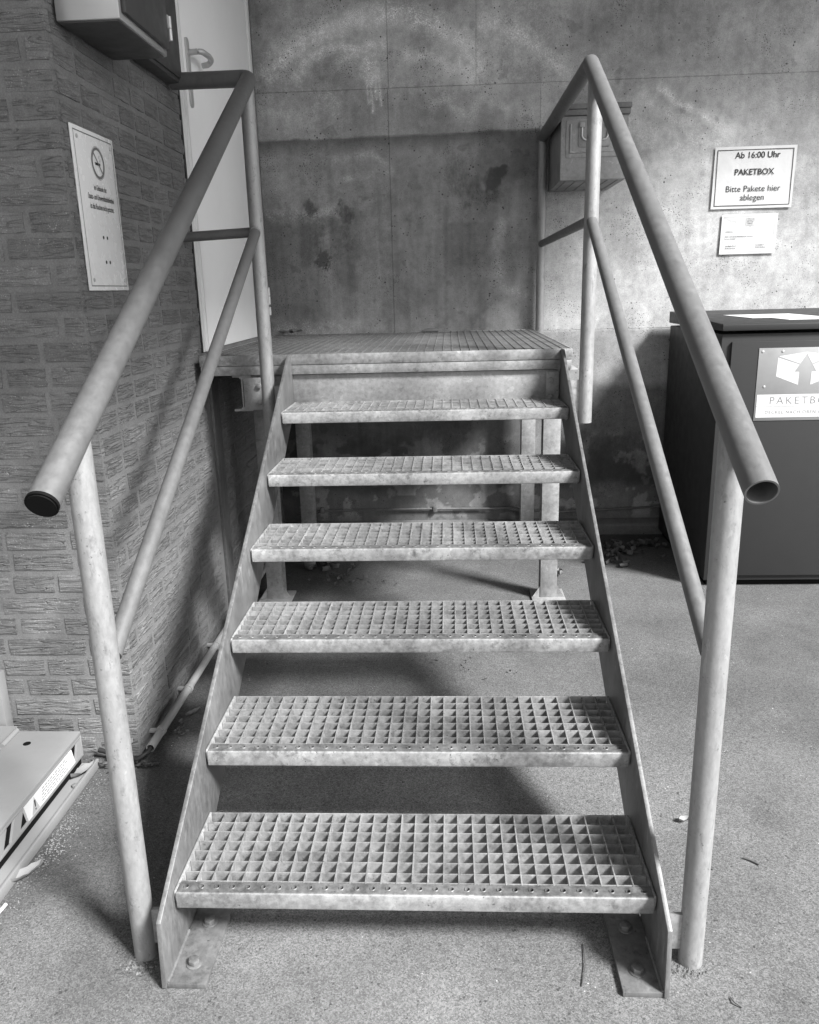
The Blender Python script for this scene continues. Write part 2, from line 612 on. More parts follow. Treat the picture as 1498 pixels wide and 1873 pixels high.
def wall_fields(X, Z):
    tone = np.full(X.shape, 0.93)
    n = vnoise(X * 4 + 50, Z * 4 + 50, 21) - 0.5
    n2 = vnoise(X * 12 + 50, Z * 12 + 50, 22) - 0.5
    # lower left field: shade painted in as darker grey, plus a wavy dark band
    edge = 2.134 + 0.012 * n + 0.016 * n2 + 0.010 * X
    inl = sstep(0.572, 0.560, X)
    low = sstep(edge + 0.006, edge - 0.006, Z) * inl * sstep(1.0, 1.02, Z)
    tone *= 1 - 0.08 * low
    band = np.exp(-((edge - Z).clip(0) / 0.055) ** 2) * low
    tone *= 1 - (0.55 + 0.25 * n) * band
    # darker left quarter below the scuff line
    q = sstep(1.80, 1.76, Z + 0.03 * n2) * sstep(-0.52, -0.66, X + 0.06 * n) * sstep(1.1, 1.2, Z)
    tone *= 1 - 0.34 * q
    for (xa, xb, za, zb, a_) in ((-0.52, -0.38, 1.42, 1.76, 0.30), (-0.70, -0.58, 1.55, 1.78, 0.25), (0.40, 0.60, 1.95, 2.10, 0.25), (0.02, 0.30, 1.14, 1.26, 0.18), (-0.86, -0.66, 1.15, 1.30, 0.15)):
        tone *= 1 - a_ * sstep(xa - .03, xa + .03, X + 0.10 * n2) * sstep(xb + .03, xb - .03, X + 0.10 * n2) * sstep(za - .05, za + .02, Z + 0.16 * n2) * sstep(zb + .02, zb - .02, Z + 0.08 * n2)
    drip = vnoise(X * 38 + 5, Z * 1.6 + 5, 61, 2) - 0.5
    tone *= 1 - 0.45 * np.clip(drip, 0, 1) * sstep(2.1, 1.7, Z) * inl
    rect = sstep(0.05, 0.10, X) * sstep(0.36, 0.30, X) * sstep(1.71, 1.69, Z) * sstep(1.42, 1.50, Z)
    tone *= 1 - 0.20 * rect
    # right-hand field: paler concrete, its sunlit zone below the overhang painted lighter
    rt = sstep(0.56, 0.575, X) * sstep(2.02, 1.93, Z + 0.05 * n) * sstep(1.12, 1.14, Z)
    tone *= 1 + 0.40 * rt
    tone *= 1 + 0.10 * sstep(0.56, 0.575, X) * sstep(2.0, 2.1, Z)
    # lowest panels: darker below an uneven line, dirt and peeling near the foot
    lowp = sstep(1.14, 1.13, Z)
    darkened = sstep(0.86, 0.80, Z + 0.03 * n2) * lowp
    tone *= 1 - 0.50 * darkened
    tone *= 1 - 0.55 * sstep(0.62, 0.30, Z + 0.4 * n + 0.2 * n2) * sstep(0.22, 0.30, Z + 0.12 * n)
    peel = sstep(0.05, 0.09, n2 + 0.15 * n) * sstep(0.62, 0.45, Z) * sstep(0.05, 0.12, Z)
    tone *= 1 + 0.9 * peel
    tone *= 1 - 0.25 * lowp * inl
    # upper zone
    tone *= 1 - 0.06 * sstep(2.3, 2.7, Z)
    cloud = vnoise(X * 2.3 + 31, Z * 3.1 + 12, 44, 3) - 0.5
    tone *= 1 + 0.7 * cloud * sstep(2.0, 2.2, Z)
    tone *= 1 + 0.45 * (vnoise(X * 6 + 11, Z * 5 + 19, 47, 4) - 0.5)
    speck = np.zeros(X.shape)
    def stroke(pts, w, a):
        nonlocal speck
        d = seg_dist(X + 0.03 * n, Z + 0.03 * n, pts)
        speck = np.maximum(speck, a * np.exp(-(d / w) ** 2))
    stroke([(-0.80, 2.46), (-0.70, 2.53), (-0.55, 2.60), (-0.38, 2.67), (-0.16, 2.69), (0.05, 2.63), (0.19, 2.55), (0.25, 2.45), (0.22, 2.41)], 0.05, 0.85)
    stroke([(-0.66, 2.42), (-0.60, 2.50), (-0.48, 2.55), (-0.36, 2.545)], 0.03, 0.7)
    stroke([(-0.45, 2.47), (-0.34, 2.53), (-0.22, 2.55)], 0.03, 0.6)
    stroke([(-0.1, 2.50), (0.03, 2.49), (0.10, 2.43), (0.24, 2.42)], 0.03, 0.6)
    stroke([(-0.28, 2.54), (-0.28, 2.42)], 0.045, 1.0)
    for (x_, l_) in ((-0.305, .16), (-0.285, .20), (-0.262, .14), (-0.242, .17)):
        stroke([(x_, 2.45), (x_ + 0.004, 2.45 - l_)], 0.007, 1.0)
    stroke([(0.16, 2.48), (0.162, 2.41)], 0.006, 1.0)
    stroke([(0.30, 2.62), (0.45, 2.58), (0.60, 2.47), (0.68, 2.40)], 0.045, 0.6)
    stroke([(0.02, 2.27), (0.10, 2.30), (0.2, 2.19), (0.28, 2.30), (0.40, 2.24)], 0.03, 0.5)
    stroke([(-0.85, 2.27), (-0.6, 2.24), (-0.5, 2.33), (-0.46, 2.24)], 0.05, 0.35)
    stroke([(1.165, 2.31), (1.24, 2.24), (1.32, 2.21), (1.40, 2.16)], 0.022, 1.0)
    stroke([(1.08, 2.26), (1.16, 2.22), (1.28, 2.14), (1.40, 2.16), (1.5, 2.10)], 0.05, 0.6)
    stroke([(1.0, 2.16), (1.2, 2.05), (1.45, 2.06)], 0.09, 0.5)
    stroke([(-0.5, 2.02), (-0.3, 2.05), (-0.2, 1.96), (-0.45, 1.93)], 0.02, 0.3)
    stroke([(0.38, 1.70), (0.33, 1.55), (0.37, 1.38), (0.50, 1.33)], 0.03, 0.3)
    stroke([(-0.85, 1.77), (-0.62, 1.76), (-0.5, 1.79)], 0.03, 0.35)
    stroke([(-0.85, 1.18), (-0.45, 1.17)], 0.05, 0.3)
    speck += 0.22 * sstep(2.3, 2.35, Z) * (0.5 + cloud) * 1.4
    dark = np.zeros(X.shape)
    def blot(cx, cz, r, a, sx=1.0):
        nonlocal dark
        d = np.hypot((X - cx) * sx, Z - cz) + 0.16 * n2 * min(1.0, r * 12)
        dark = np.maximum(dark, a * sstep(r, r * 0.2, d))
    # splash with ragged rays and runs
    an = np.arctan2(Z - 1.525, X + 0.575)
    rad = np.hypot(X + 0.575, (Z - 1.525) * 1.1)
    rays = np.random.default_rng(4).exponential(0.018, 64).clip(0, 0.055) + 0.03
    rays[40:56] += 0.03
    fi = (an + math.pi) / (2 * math.pi) * 64
    i0 = np.floor(fi).astype(int) % 64
    fr_ = fi - np.floor(fi)
    star = rays[i0] * (1 - fr_) + rays[(i0 + 1) % 64] * fr_
    dark = np.maximum(dark, 0.95 * sstep(star * 1.1, star * 0.5, rad + 0.02 * n2))
    for k, (dx, l) in enumerate(((-0.02, .10), (0.004, .13), (0.032, .11), (-0.047, .07), (0.055, .06))):
        dark = np.maximum(dark, 0.8 * np.exp(-((X + 0.575 - dx) / 0.007) ** 2) * sstep(1.525 - l, 1.525, Z) * (Z < 1.53))
    for k in range(5):
        x0 = -0.64 + 0.016 * k
        dark = np.maximum(dark, 0.55 * np.exp(-((X - x0 - 0.1 * (1.72 - Z) * 0.3) / 0.005) ** 2) * sstep(1.55, 1.6, Z) * sstep(1.80 - .015 * k, 1.70, Z))
    blot(-0.63, 1.76, 0.07, 0.9)
    blot(-0.47, 1.755, 0.08, 0.8)
    blot(-0.46, 1.66, 0.14, 0.6, 1.6)
    blot(-0.62, 1.64, 0.10, 0.55, 1.8)
    blot(-0.80, 1.45, 0.25, 0.3, 2.0)
    blot(-0.44, 1.55, 0.10, 0.3)
    blot(0.33, 1.90, 0.12, 1.0)
    blot(0.37, 1.94, 0.08, 1.0)
    blot(0.15, 1.91, 0.15, 0.6)
    blot(0.31, 1.80, 0.12, 0.65)
    blot(0.18, 1.77, 0.06, 0.6)
    blot(0.24, 1.87, 0.10, 0.62)
    blot(-0.57, 1.70, 0.09, 0.62, 1.6)
    blot(-0.50, 1.58, 0.07, 0.55)
    for k in range(26):
        blot(rng.uniform(-0.85, 2.3), rng.uniform(1.15, 2.75), rng.uniform(0.008, 0.022), 0.5)
    blot(0.07, 0.62, 0.3, 0.7)
    blot(-0.3, 0.7, 0.2, 0.5)
    blot(0.95, 0.42, 0.35, 0.6, 0.6)
    return tone, speck, dark

FINE = (-0.90, 2.35, 2.85)
def wall_panel(x0, x1, z0, z1, yoff=0.0):
    def axis(a, b, fa, fb):
        s = [a, a + 0.0018]
        lo, hi = max(a + 0.0018, fa), min(b - 0.0018, fb)
        if hi > lo:
            k = max(2, int((hi - lo) / 0.0075))
            s += list(np.linspace(lo, hi, k))
        s += list(np.linspace(max(lo, hi), b - 0.0018, 3))
        s += [b - 0.0018, b]
        return np.unique(np.round(s, 5))
    xs, zs = axis(x0, x1, FINE[0], FINE[1]), axis(z0, z1, 0, FINE[2])
    X, Z = np.meshgrid(xs, zs)
    Y = np.full(X.shape, WALL_Y + yoff) + (vnoise(X * 2 + 70, Z * 2 + 70, 13, 3) - 0.5) * 0.004
    rim = (X < x0 + 1e-4) | (X > x1 - 1e-4) | (Z < z0 + 1e-4) | (Z > z1 - 1e-4)
    Y[rim] += 0.0022
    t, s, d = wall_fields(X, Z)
    me = bpy.data.meshes.new('panel')
    nx, nz = len(xs), len(zs)
    idx = np.arange(nx * nz).reshape(nz, nx)
    F = np.stack([idx[:-1, :-1], idx[:-1, 1:], idx[1:, 1:], idx[1:, :-1]], -1).reshape(-1, 4)
    me.from_pydata(np.stack([X.ravel(), Y.ravel(), Z.ravel()], 1).tolist(), [], F.tolist())
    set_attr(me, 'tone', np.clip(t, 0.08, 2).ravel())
    set_attr(me, 'speck', np.clip(s, 0, 1).ravel())
    set_attr(me, 'dark', np.clip(d, 0, 1).ravel())
    me.materials.append(MAT['concrete'])
    link('panel', me, wall)

J = 0.0002
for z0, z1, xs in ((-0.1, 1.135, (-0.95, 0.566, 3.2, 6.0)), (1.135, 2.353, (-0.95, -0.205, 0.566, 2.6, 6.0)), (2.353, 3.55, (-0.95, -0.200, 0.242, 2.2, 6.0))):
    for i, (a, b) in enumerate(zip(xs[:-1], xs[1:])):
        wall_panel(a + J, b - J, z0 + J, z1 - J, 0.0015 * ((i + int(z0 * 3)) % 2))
core = MB().box(-0.95, 6.0, WALL_Y + 0.0065, WALL_Y + 0.4, -0.1, 3.55).mesh('wall_core', MAT['concrete'])
for nm, val in (('tone', 0.35), ('speck', 0), ('dark', 0)):
    set_attr(core, nm, [val] * len(core.vertices))
link('wall_core', core, wall)
# low footing kerb along the foot of the wall
ft = MB().prism([(WALL_Y + 0.006, -0.05), (WALL_Y - 0.075, -0.05), (WALL_Y - 0.07, 0.045), (WALL_Y - 0.06, 0.058), (WALL_Y + 0.006, 0.075)], 'x', -0.89, 6.0).mesh('footing', MAT['concrete'])
for nm, val in (('tone', 0.42), ('speck', 0), ('dark', 0.15)):
    set_attr(ft, nm, [val] * len(ft.vertices))
link('footing', ft, wall)
# projecting storey above the wall
ov = MB().box(-0.95, 6.0, 2.12, WALL_Y + 0.4, 3.5505, 4.3).mesh('overhang', MAT['concrete'])
for nm, val in (('tone', 0.9), ('speck', 0), ('dark', 0)):
    set_attr(ov, nm, [val] * len(ov.vertices))
link('overhang', ov, wall)

# ================================================================== BRICK BUILDING
BX, BY = -0.88, 0.772          # side face plane X, front face plane Y
DY0, DY1 = 1.80, 3.085         # door frame along Y
bld = thing('brick_building', (BX - 1.0, BY + 1.0, 0), 'dark rustic brick building corner with a white side door', 'building')
mb = MB()
mb.box(-5.0, BX - 0.0020, BY + 0.0020, WALL_Y + 0.3, -0.05, 3.6195)
mb.build('wall_core', MAT['mortar'], bld)

# unseen canopy over the stair, its stepped outline shaped to shade the wall
cn = MB().prism([(-5.0, -1.25), (1.55, -1.25), (1.55, 1.22), (2.75, 1.22), (2.75, 2.1185), (-5.0, 2.1185)], 'z', 3.62, 3.80).mesh('unseen_canopy_slab', MAT['concrete'])
for nm, val in (('tone', 0.8), ('speck', 0), ('dark', 0)):
    set_attr(cn, nm, [val] * len(cn.vertices))
link('unseen_canopy_slab', cn, bld)
# unseen wall added on the left to block light from that side
MB().box(-5.0, -2.1, -5.5, BY + 0.002, -0.05, 3.6195).build('added_shade_wall', MAT['mortar'], bld)

def brick_mesh(L, H, D, seed):
    r = random.Random(seed)
    nu, nv = 5, 2
    vs, fs = [], []
    ch = 0.003
    for j in range(nv + 1):
        for i in range(nu + 1):
            u, w = i / nu, j / nv
            x = (u - 0.5) * (L - 2 * ch) + (r.uniform(-.002, .002))
            z = (w - 0.5) * (H - 2 * ch) + (r.uniform(-.0015, .0015))
            edge = i in (0, nu) or j in (0, nv)
            y = (r.uniform(-0.0012, 0.0012) if edge else r.uniform(-0.0032, 0.001))
            vs.append((x, y, z))
    def at(i, j):
        return j * (nu + 1) + i
    for j in range(nv):
        for i in range(nu):
            fs.append((at(i, j), at(i + 1, j), at(i + 1, j + 1), at(i, j + 1)))
    rim = [at(i, 0) for i in range(nu + 1)] + [at(nu, j) for j in range(1, nv + 1)] + [at(i, nv) for i in range(nu - 1, -1, -1)] + [at(0, j) for j in range(nv - 1, 0, -1)]
    o = len(vs)
    for k in rim:
        x, y, z = vs[k]
        sx = (L / 2) / (L / 2 - ch)
        sz = (H / 2) / (H / 2 - ch)
        vs.append((x * sx, D, z * sz))
    m = len(rim)
    for k in range(m):
        fs.append((rim[k], o + k, o + (k + 1) % m, rim[(k + 1) % m]))
    me = bpy.data.meshes.new('brick')
    me.from_pydata(vs, [], fs)
    me.materials.append(MAT['brick'])
    for p in me.polygons:
        p.use_smooth = True
    me.set_sharp_from_angle(angle=math.radians(50))
    return me

LENS = (0.112, 0.124, 0.178, 0.236)
PITCH, BH, JT = 0.0665, 0.0555, 0.0125
VARIANTS = {}
def brick_variant(L):
    key = round(L, 3)
    if key not in VARIANTS:
        VARIANTS[key] = [brick_mesh(key, BH, 0.02, int(key * 1000) * 10 + k) for k in range(3)]
    return random.choice(VARIANTS[key])

placed = []
def lay(face, a0, a1, z0, z1, from_corner=True):
    k0 = int(math.floor(z0 / PITCH))
    for k in range(k0, int(z1 / PITCH) + 1):
        zc = k * PITCH + PITCH / 2
        if zc + BH / 2 > z1 + 0.005 or zc - BH / 2 < z0 - 0.01:
            continue
        s = 0.0
        total = a1 - a0
        first = True
        while s < total - 0.03:
            L = random.choice(LENS)
            if first and k % 2:
                L = random.choice((0.06, 0.112))
            if first and not k % 2:
                L = random.choice((0.124, 0.178))
            first = False
            if s + L > total - 0.05:
                L = round((total - s) / 0.01) * 0.01
            placed.append((face, a0 + s + L / 2, zc, L))
            s += L + JT
# front face measured leftwards from the corner, side face measured away from the camera
lay('front', 0.0, 0.95, 0.0, 2.45)
lay('side', BY + 0.022, 1.795, 0.0, 2.45)
lay('side', 1.96, WALL_Y - 0.02, 0.0, 1.06)
camp = Vector((0.091, -1.387, 1.372))
def seen(pl):
    face, s, zc, L = pl
    p = Vector((BX - s, BY, zc)) if face == 'front' else Vector((BX, s, zc))
    d = (p - camp).length
    facing = (p.y - camp.y) / d if face == 'front' else (camp.x - p.x) / d
    vis = 1.0
    if face == 'front' and (s > 0.55 or zc > 2.12):
        vis = 0.05
    if face == 'side' and (zc > 2.2 or (s > 1.95)):
        vis = 0.3
    return -L * facing / d ** 2 * vis
placed.sort(key=seen)
far = MB()
for i, (face, s, zc, L) in enumerate(placed):
    me = brick_variant(L)
    off = random.uniform(-0.0012, 0.0012)
    tilt = random.uniform(-0.006, 0.006)
    if face == 'front':
        T = Matrix.Translation((BX - s, BY + off, zc + random.uniform(-.0015, .0015))) @ Matrix.Rotation(tilt, 4, 'Y')
    else:
        T = Matrix.Translation((BX - off, s, zc + random.uniform(-.0015, .0015))) @ Matrix.Rotation(math.pi / 2, 4, 'Z') @ Matrix.Rotation(tilt, 4, 'Y')
    if i < 300:
        o = link('brick', me, bld)
        o.matrix_basis = T
    else:
        far.poly([T @ v.co for v in me.vertices], [tuple(p.vertices) for p in me.polygons])
if far.v:
    o = far.build('brick_courses', MAT['brick'], bld, smooth=50)
    o['kind'] = 'stuff'

# metal edge profile below the door
mb = MB()
mb.box(BX - 0.006, BX + 0.010, 1.835, 1.885, 0.0, 1.06).box(BX - 0.006, BX + 0.006, 1.886, 1.945, 0.0, 1.06)
mb.build('edge_profile', MAT['deck'], bld, 0.0015)

# door (part of the building) with frame, handle and hinge as sub-parts
ZP = 1.145                      # platform level
leaf = MB().box(BX - 0.04, BX + 0.004, 1.872, 2.972, ZP + 0.012, 3.15)
door = leaf.build('door', MAT['white'], bld, 0.003)
door['label'] = 'white steel door with lever handle'
fr = MB()
for (y0, y1, x1) in ((1.803, 1.835, 0.004), (1.835, 1.853, 0.012), (1.853, 1.868, 0.002), (2.978, 3.04, 0.006), (3.04, 3.085, -0.002)):
    fr.box(BX - 0.04, BX + x1, y0, y1, ZP + 0.006, 3.2)
fr.box(BX - 0.04, BX + 0.005, 1.803, 3.085, 3.2005, 3.28)
fr.build('frame', MAT['white_frame'], door, 0.002)
lv = MB().box(BX - 0.006, BX + 0.0015, 1.80 - 0.016, 1.8015, ZP + 0.004, 3.2)
lv.build('seal', MAT['rubber'], door)
pl = MB()
out = []
for k in range(17):
    a = math.pi * k / 16
    out.append((1.925 + 0.020 * math.cos(a), 2.275 + 0.020 * math.sin(a)))
for k in range(17):
    a = math.pi + math.pi * k / 16
    out.append((1.925 + 0.020 * math.cos(a), 2.075 + 0.020 * math.sin(a)))
pl.prism(out, 'x', BX + 0.002, BX + 0.011)
pl.build('handle_plate', MAT['steel'], door, 0.0015)
hd = MB()
pts = [(BX + 0.008, 1.93, 2.245), (BX + 0.045, 1.93, 2.247)]
for k in range(9):
    a = k / 8 * math.pi / 2
    pts.append((BX + 0.045 + 0.016 * math.sin(a), 1.93 + 0.016 * (1 - math.cos(a)), 2.247))
pts += [(BX + 0.062, 2.02, 2.252), (BX + 0.062, 2.045, 2.248)]
for k in range(1, 9):
    a = k / 8 * math.pi / 2
    pts.append((BX + 0.062 - 0.02 * (1 - math.cos(a)), 2.045 + 0.022 * math.sin(a), 2.247 - 0.012 * (1 - math.cos(a))))
pts.append((BX + 0.02, 2.068, 2.232))
hd.tube(pts, 0.0105, 14)
hd.build('handle', MAT['steel'], door, smooth=50)
hg = MB()
for z0 in (1.255, 1.31, 1.355):
    hg.tube([(BX + 0.017, 2.99, z0), (BX + 0.017, 2.99, z0 + 0.042)], 0.0095, 12)
hg.build('hinge', MAT['white_frame'], door, smooth=40)

# ================================================================== STEEL STAIRCASE
G, RISE, TD = 0.2794, 0.1606, 0.270
stair = thing('steel_staircase', (0, 0, 0), 'galvanised steel stair with grating treads, landing platform and tubular handrails', 'staircase')

# stringers
for s in (-1, 1):
    prof = [(-0.086, 0.0), (-0.076, 0.152), (1.625, 1.1445), (1.668, 1.1445), (1.668, 0.945), (0.115, 0.0)]
    mb = MB().prism(prof, 'x', s * 0.5035, s * 0.5135)
    o = mb.build('stringer', MAT['plate'], stair, 0.0012)
    # foot angle and its bolts
    fb = MB()
    x0, x1 = sorted((s * 0.5030, s * 0.4230))
    fb.box(x0, x1, -0.082, 0.165, GZ, 0.0085)
    fa = fb.build('foot_plate', MAT['plate'], stair, 0.0015)
    for y in (-0.03, 0.085):
        b = MB()
        cx = s * 0.462
        hexa = [(cx + 0.0125 * math.cos(math.pi / 3 * k + y * 9), y + 0.0125 * math.sin(math.pi / 3 * k + y * 9)) for k in range(6)]
        b.prism([(cx + 0.017 * math.cos(2 * math.pi * k / 20), y + 0.017 * math.sin(2 * math.pi * k / 20)) for k in range(20)], 'z', 0.0084, 0.011)
        b.prism(hexa, 'z', 0.0105, 0.021)
        b.build('bolt', MAT['plate'], fa, 0.001)
    # weld bead at the foot
    w = MB().tube([(s * 0.5025, -0.08, 0.009), (s * 0.5025, 0.06, 0.009)], 0.004, 8)
    w.build('weld_seam', MAT['plate'], fa, smooth=60)

# treads
NC = 30
CELL = 0.992 / NC
BAR_H, BAR_T = 0.0265, 0.0028
NOSE = 0.034
NR = 7
RW = (TD - NOSE - 0.002) / NR
def m_cross():
    return MB().box(-BAR_T / 2, BAR_T / 2, NOSE - 0.001, TD - 0.003, -BAR_H, 0).mesh('cross_bar', MAT['bar'])
def m_bearing():
    return MB().box(-0.4955, 0.4955, -BAR_T / 2, BAR_T / 2, -BAR_H + 0.0006, -0.0008).mesh('bearing_bar', MAT['bar'])
def m_nosing():
    mb = MB()
    z, x0 = 0.0005, -0.4965
    n = 8
    cw = 0.993 / 30
    yc = 0.5 * NOSE + 0.002
    for k in range(30):
        a, b = x0 + k * cw, x0 + (k + 1) * cw
        cx = (a + b) / 2
        hw = cw / 2
        y0, y1 = 0.006, NOSE
        outer, inner, lip, deep = [], [], [], []
        rect = [(b, yc), (b, (yc + y1) / 2), (b, y1), ((b + cx) / 2, y1), (cx, y1), ((a + cx) / 2, y1), (a, y1), (a, (yc + y1) / 2), (a, yc), (a, (yc + y0) / 2), (a, y0), ((a + cx) / 2, y0), (cx, y0), ((b + cx) / 2, y0), (b, y0), (b, (yc + y0) / 2)]
        for qx, qy in rect:
            an = math.atan2(qy - yc, qx - cx)
            c, s_ = math.cos(an), math.sin(an)
            outer.append((qx, qy, z))
            lip.append((cx + 0.0064 * c, yc + 0.0064 * s_, z + 0.0003))
            inner.append((cx + 0.0052 * c, yc + 0.0052 * s_, z + 0.0018))
            deep.append((cx + 0.0047 * c, yc + 0.0047 * s_, z - 0.024))
        m = 16
        pts = outer + lip + inner + deep
        fs = []
        for r in range(3):
            for j in range(m):
                fs.append((r * m + j, r * m + (j + 1) % m, (r + 1) * m + (j + 1) % m, (r + 1) * m + j))
        mb.poly(pts, fs)
    # rounded front lip and front face
    prof = [(0.006, 0.0005), (0.0035, -0.0002), (0.0012, -0.002), (0.0, -0.006), (0.0, -0.034), (0.0012, -0.0375), (0.004, -0.039), (0.008, -0.039), (0.008, -0.036), (0.0035, -0.034), (0.0035, -0.006), (0.006, -0.003)]
    mb.prism(prof, 'x', -0.4965, 0.4965)
    # rear leg of the nosing strip
    mb.box(-0.4965, 0.4965, NOSE - 0.0028, NOSE, -0.02, 0.0002)
    me = mb.mesh('nosing', MAT['tread'], 0, 35)
    me.materials.append(MAT['tread_worn'])                # foot-worn, dirty top strip
    for p in me.polygons:
        if p.normal.z > 0.8 or (0.008 < p.center.y < NOSE - 0.004 and p.center.z > -0.03):  # hole walls take the dark tone too, recess shade put into colour
            p.material_index = 1
    return me
def m_side(s):
    mb = MB()
    x0, x1 = sorted((s * 0.4968, s * 0.5018))
    mb.prism([(0.010, -0.036), (0.004, -0.012), (0.004, -0.003), (0.007, 0.0012), (TD, 0.0012), (TD, -0.052), (0.05, -0.052)], 'x', x0, x1)
    return mb.mesh('side_plate', MAT['tread'], 0.0008, 40)
mc, mbg, mn, ms = m_cross(), m_bearing(), m_nosing(), (m_side(-1), m_side(1))
mrear = MB().box(-0.4955, 0.4955, TD - 0.003, TD, -0.034, 0.0004).mesh('rear_bar', MAT['tread'])
for i in range(6):
    t = link('tread', mn, stair)
    t.location = (random.uniform(-.001, .001), i * G, (i + 1) * RISE)
    t.rotation_euler = (0, random.uniform(-.002, .002), 0)
    for m_ in ms:
        link('side_plate', m_, t)
    link('rear_bar', mrear, t)
    for k in range(NR):
        o = link('bearing_bar', mbg, t)
        o.location = (0, NOSE + RW * (k + 0.98) if k < NR - 1 else TD - 0.010, 0)
        if k == NR - 1:
            o.location.y = NOSE + RW * 0.02 + 0.004
    for k in range(1, NC):
        o = link('cross_bar', mc, t)
        o.location = (-0.496 + k * CELL + random.uniform(-.0004, .0004), 0, random.uniform(-.0003, .0003))
        o.rotation_euler = (0, 0, random.uniform(-.002, .002))

# landing platform
PX0, PX1, PY0, PY1 = -0.853, 0.546, 1.652, 3.085
mb = MB()
# upper edge strip (grating frame) and lower angle frame
for (z0, z1, ins) in ((1.107, ZP, 0.0), (1.071, 1.1055, 0.002)):
    mb.box(PX0 + ins, PX1 - ins, PY0 + ins, PY0 + 0.006 + ins, z0, z1)
    mb.box(PX0 + ins, PX1 - ins, PY1 - 0.006, PY1, z0, z1)
    mb.box(PX0 + ins, PX0 + 0.006 + ins, PY0 + 0.0062 + ins, PY1 - 0.0062, z0, z1)
    mb.box(PX1 - 0.006 - ins, PX1 - ins, PY0 + 0.0062 + ins, PY1 - 0.0062, z0, z1)
mb.box(PX0 + 0.009, PX1 - 0.009, PY0 + 0.0085, PY0 + 0.05, 1.0712, 1.077)
plat = mb.build('platform', MAT['galv'], stair, 0.0008)
nb = 41
mpy = MB().box(-0.0015, 0.0015, PY0 + 0.007, PY1 - 0.007, 1.1085, ZP + 0.0004).mesh('cross_bar', MAT['deck'])
for k in range(1, nb):
    o = link('cross_bar', mpy, plat)
    o.location = (PX0 + (PX1 - PX0) * k / nb, 0, 0)
mb = MB()
nx_ = 44
for k in range(1, nx_):
    y = PY0 + (PY1 - PY0) * k / nx_
    mb.box(PX0 + 0.007, PX1 - 0.007, y - 0.0015, y + 0.0015, 1.112, ZP - 0.001)
o = mb.build('grating_bars', MAT['deck'], plat)
o['kind'] = 'stuff'

def i_section(cx, z0, z1, w, tw, tf):
    h = w / 2
    r = 0.008
    return [(cx - h, z0), (cx + h, z0), (cx + h, z0 + tf), (cx + tw / 2 + r, z0 + tf * 1.15), (cx + tw / 2, z0 + tf * 1.15 + r), (cx + tw / 2, z1 - tf * 1.15 - r), (cx + tw / 2 + r, z1 - tf * 1.15), (cx + h, z1 - tf), (cx + h, z1), (cx - h, z1), (cx - h, z1 - tf), (cx - tw / 2 - r, z1 - tf * 1.15), (cx - tw / 2, z1 - tf * 1.15 - r), (cx - tw / 2, z0 + tf * 1.15 + r), (cx - tw / 2 - r, z0 + tf * 1.15), (cx - h, z0 + tf)]
for cx in (-0.700, 0.532):
    mb = MB().prism(i_section(cx, 0.934, 1.0705, 0.072, 0.0055, 0.0075), 'y', 1.663, 3.06)
    mb.build('beam', MAT['frame'], stair, 0.0006)
# front channel between the beams
mb = MB().box(-0.696, 0.527, 1.669, 1.676, 0.937, 1.068)
mb.box(-0.66, 0.490, 1.6762, 1.72, 0.937, 0.945)
ch = mb.build('front_channel', MAT['frame'], stair, 0.0008)
# end plates with bolts
for (x0, x1, bx) in ((-0.694, -0.60, -0.633), (0.452, 0.5, 0.468)):
    mb = MB().box(x0, x1, 1.6605, 1.6687, 0.939, 1.062)
    ep = mb.build('end_plate', MAT['frame'], ch, 0.0012)
    for z in (0.968, 1.03):
        b = MB().prism([(bx + 0.011 * math.cos(math.pi / 3 * k), z + 0.011 * math.sin(math.pi / 3 * k)) for k in range(6)], 'y', 1.6515, 1.6607)
        b.build('bolt', MAT['frame'], ch, 0.0012)
# legs: H-sections on base plates
def h_section(cx, cy, w, d, tf, tw):
    h, e = w / 2, d / 2
    return [(cx - h, cy - e), (cx + h, cy - e), (cx + h, cy - e + tf), (cx + tw / 2, cy - e + tf), (cx + tw / 2, cy + e - tf), (cx + h, cy + e - tf), (cx + h, cy + e), (cx - h, cy + e), (cx - h, cy + e - tf), (cx - tw / 2, cy + e - tf), (cx - tw / 2, cy - e + tf), (cx - h, cy - e + tf)]
for (cx, cy) in ((-0.722, 2.088), (0.528, 2.088), (-0.716, 2.97), (0.514, 2.97)):
    mb = MB().prism(h_section(cx, cy, 0.074, 0.075, 0.006, 0.005), 'z', 0.0065, 0.933)
    lg = mb.build('leg', MAT['frame'], stair, 0.0008)
    if cy < 2.5:
        for s in (-1, 1):
            MB().prism([(cx + s * 0.0375, 0.0068), (cx + s * 0.072, 0.0068), (cx + s * 0.0375, 0.06)], 'y', cy - 0.034, cy - 0.028).build('gusset', MAT['frame'], lg)
    MB().box(cx - 0.075, cx + 0.075, cy - 0.07, cy + 0.07, GZ, 0.0062).build('base_plate', MAT['frame'], lg, 0.001)

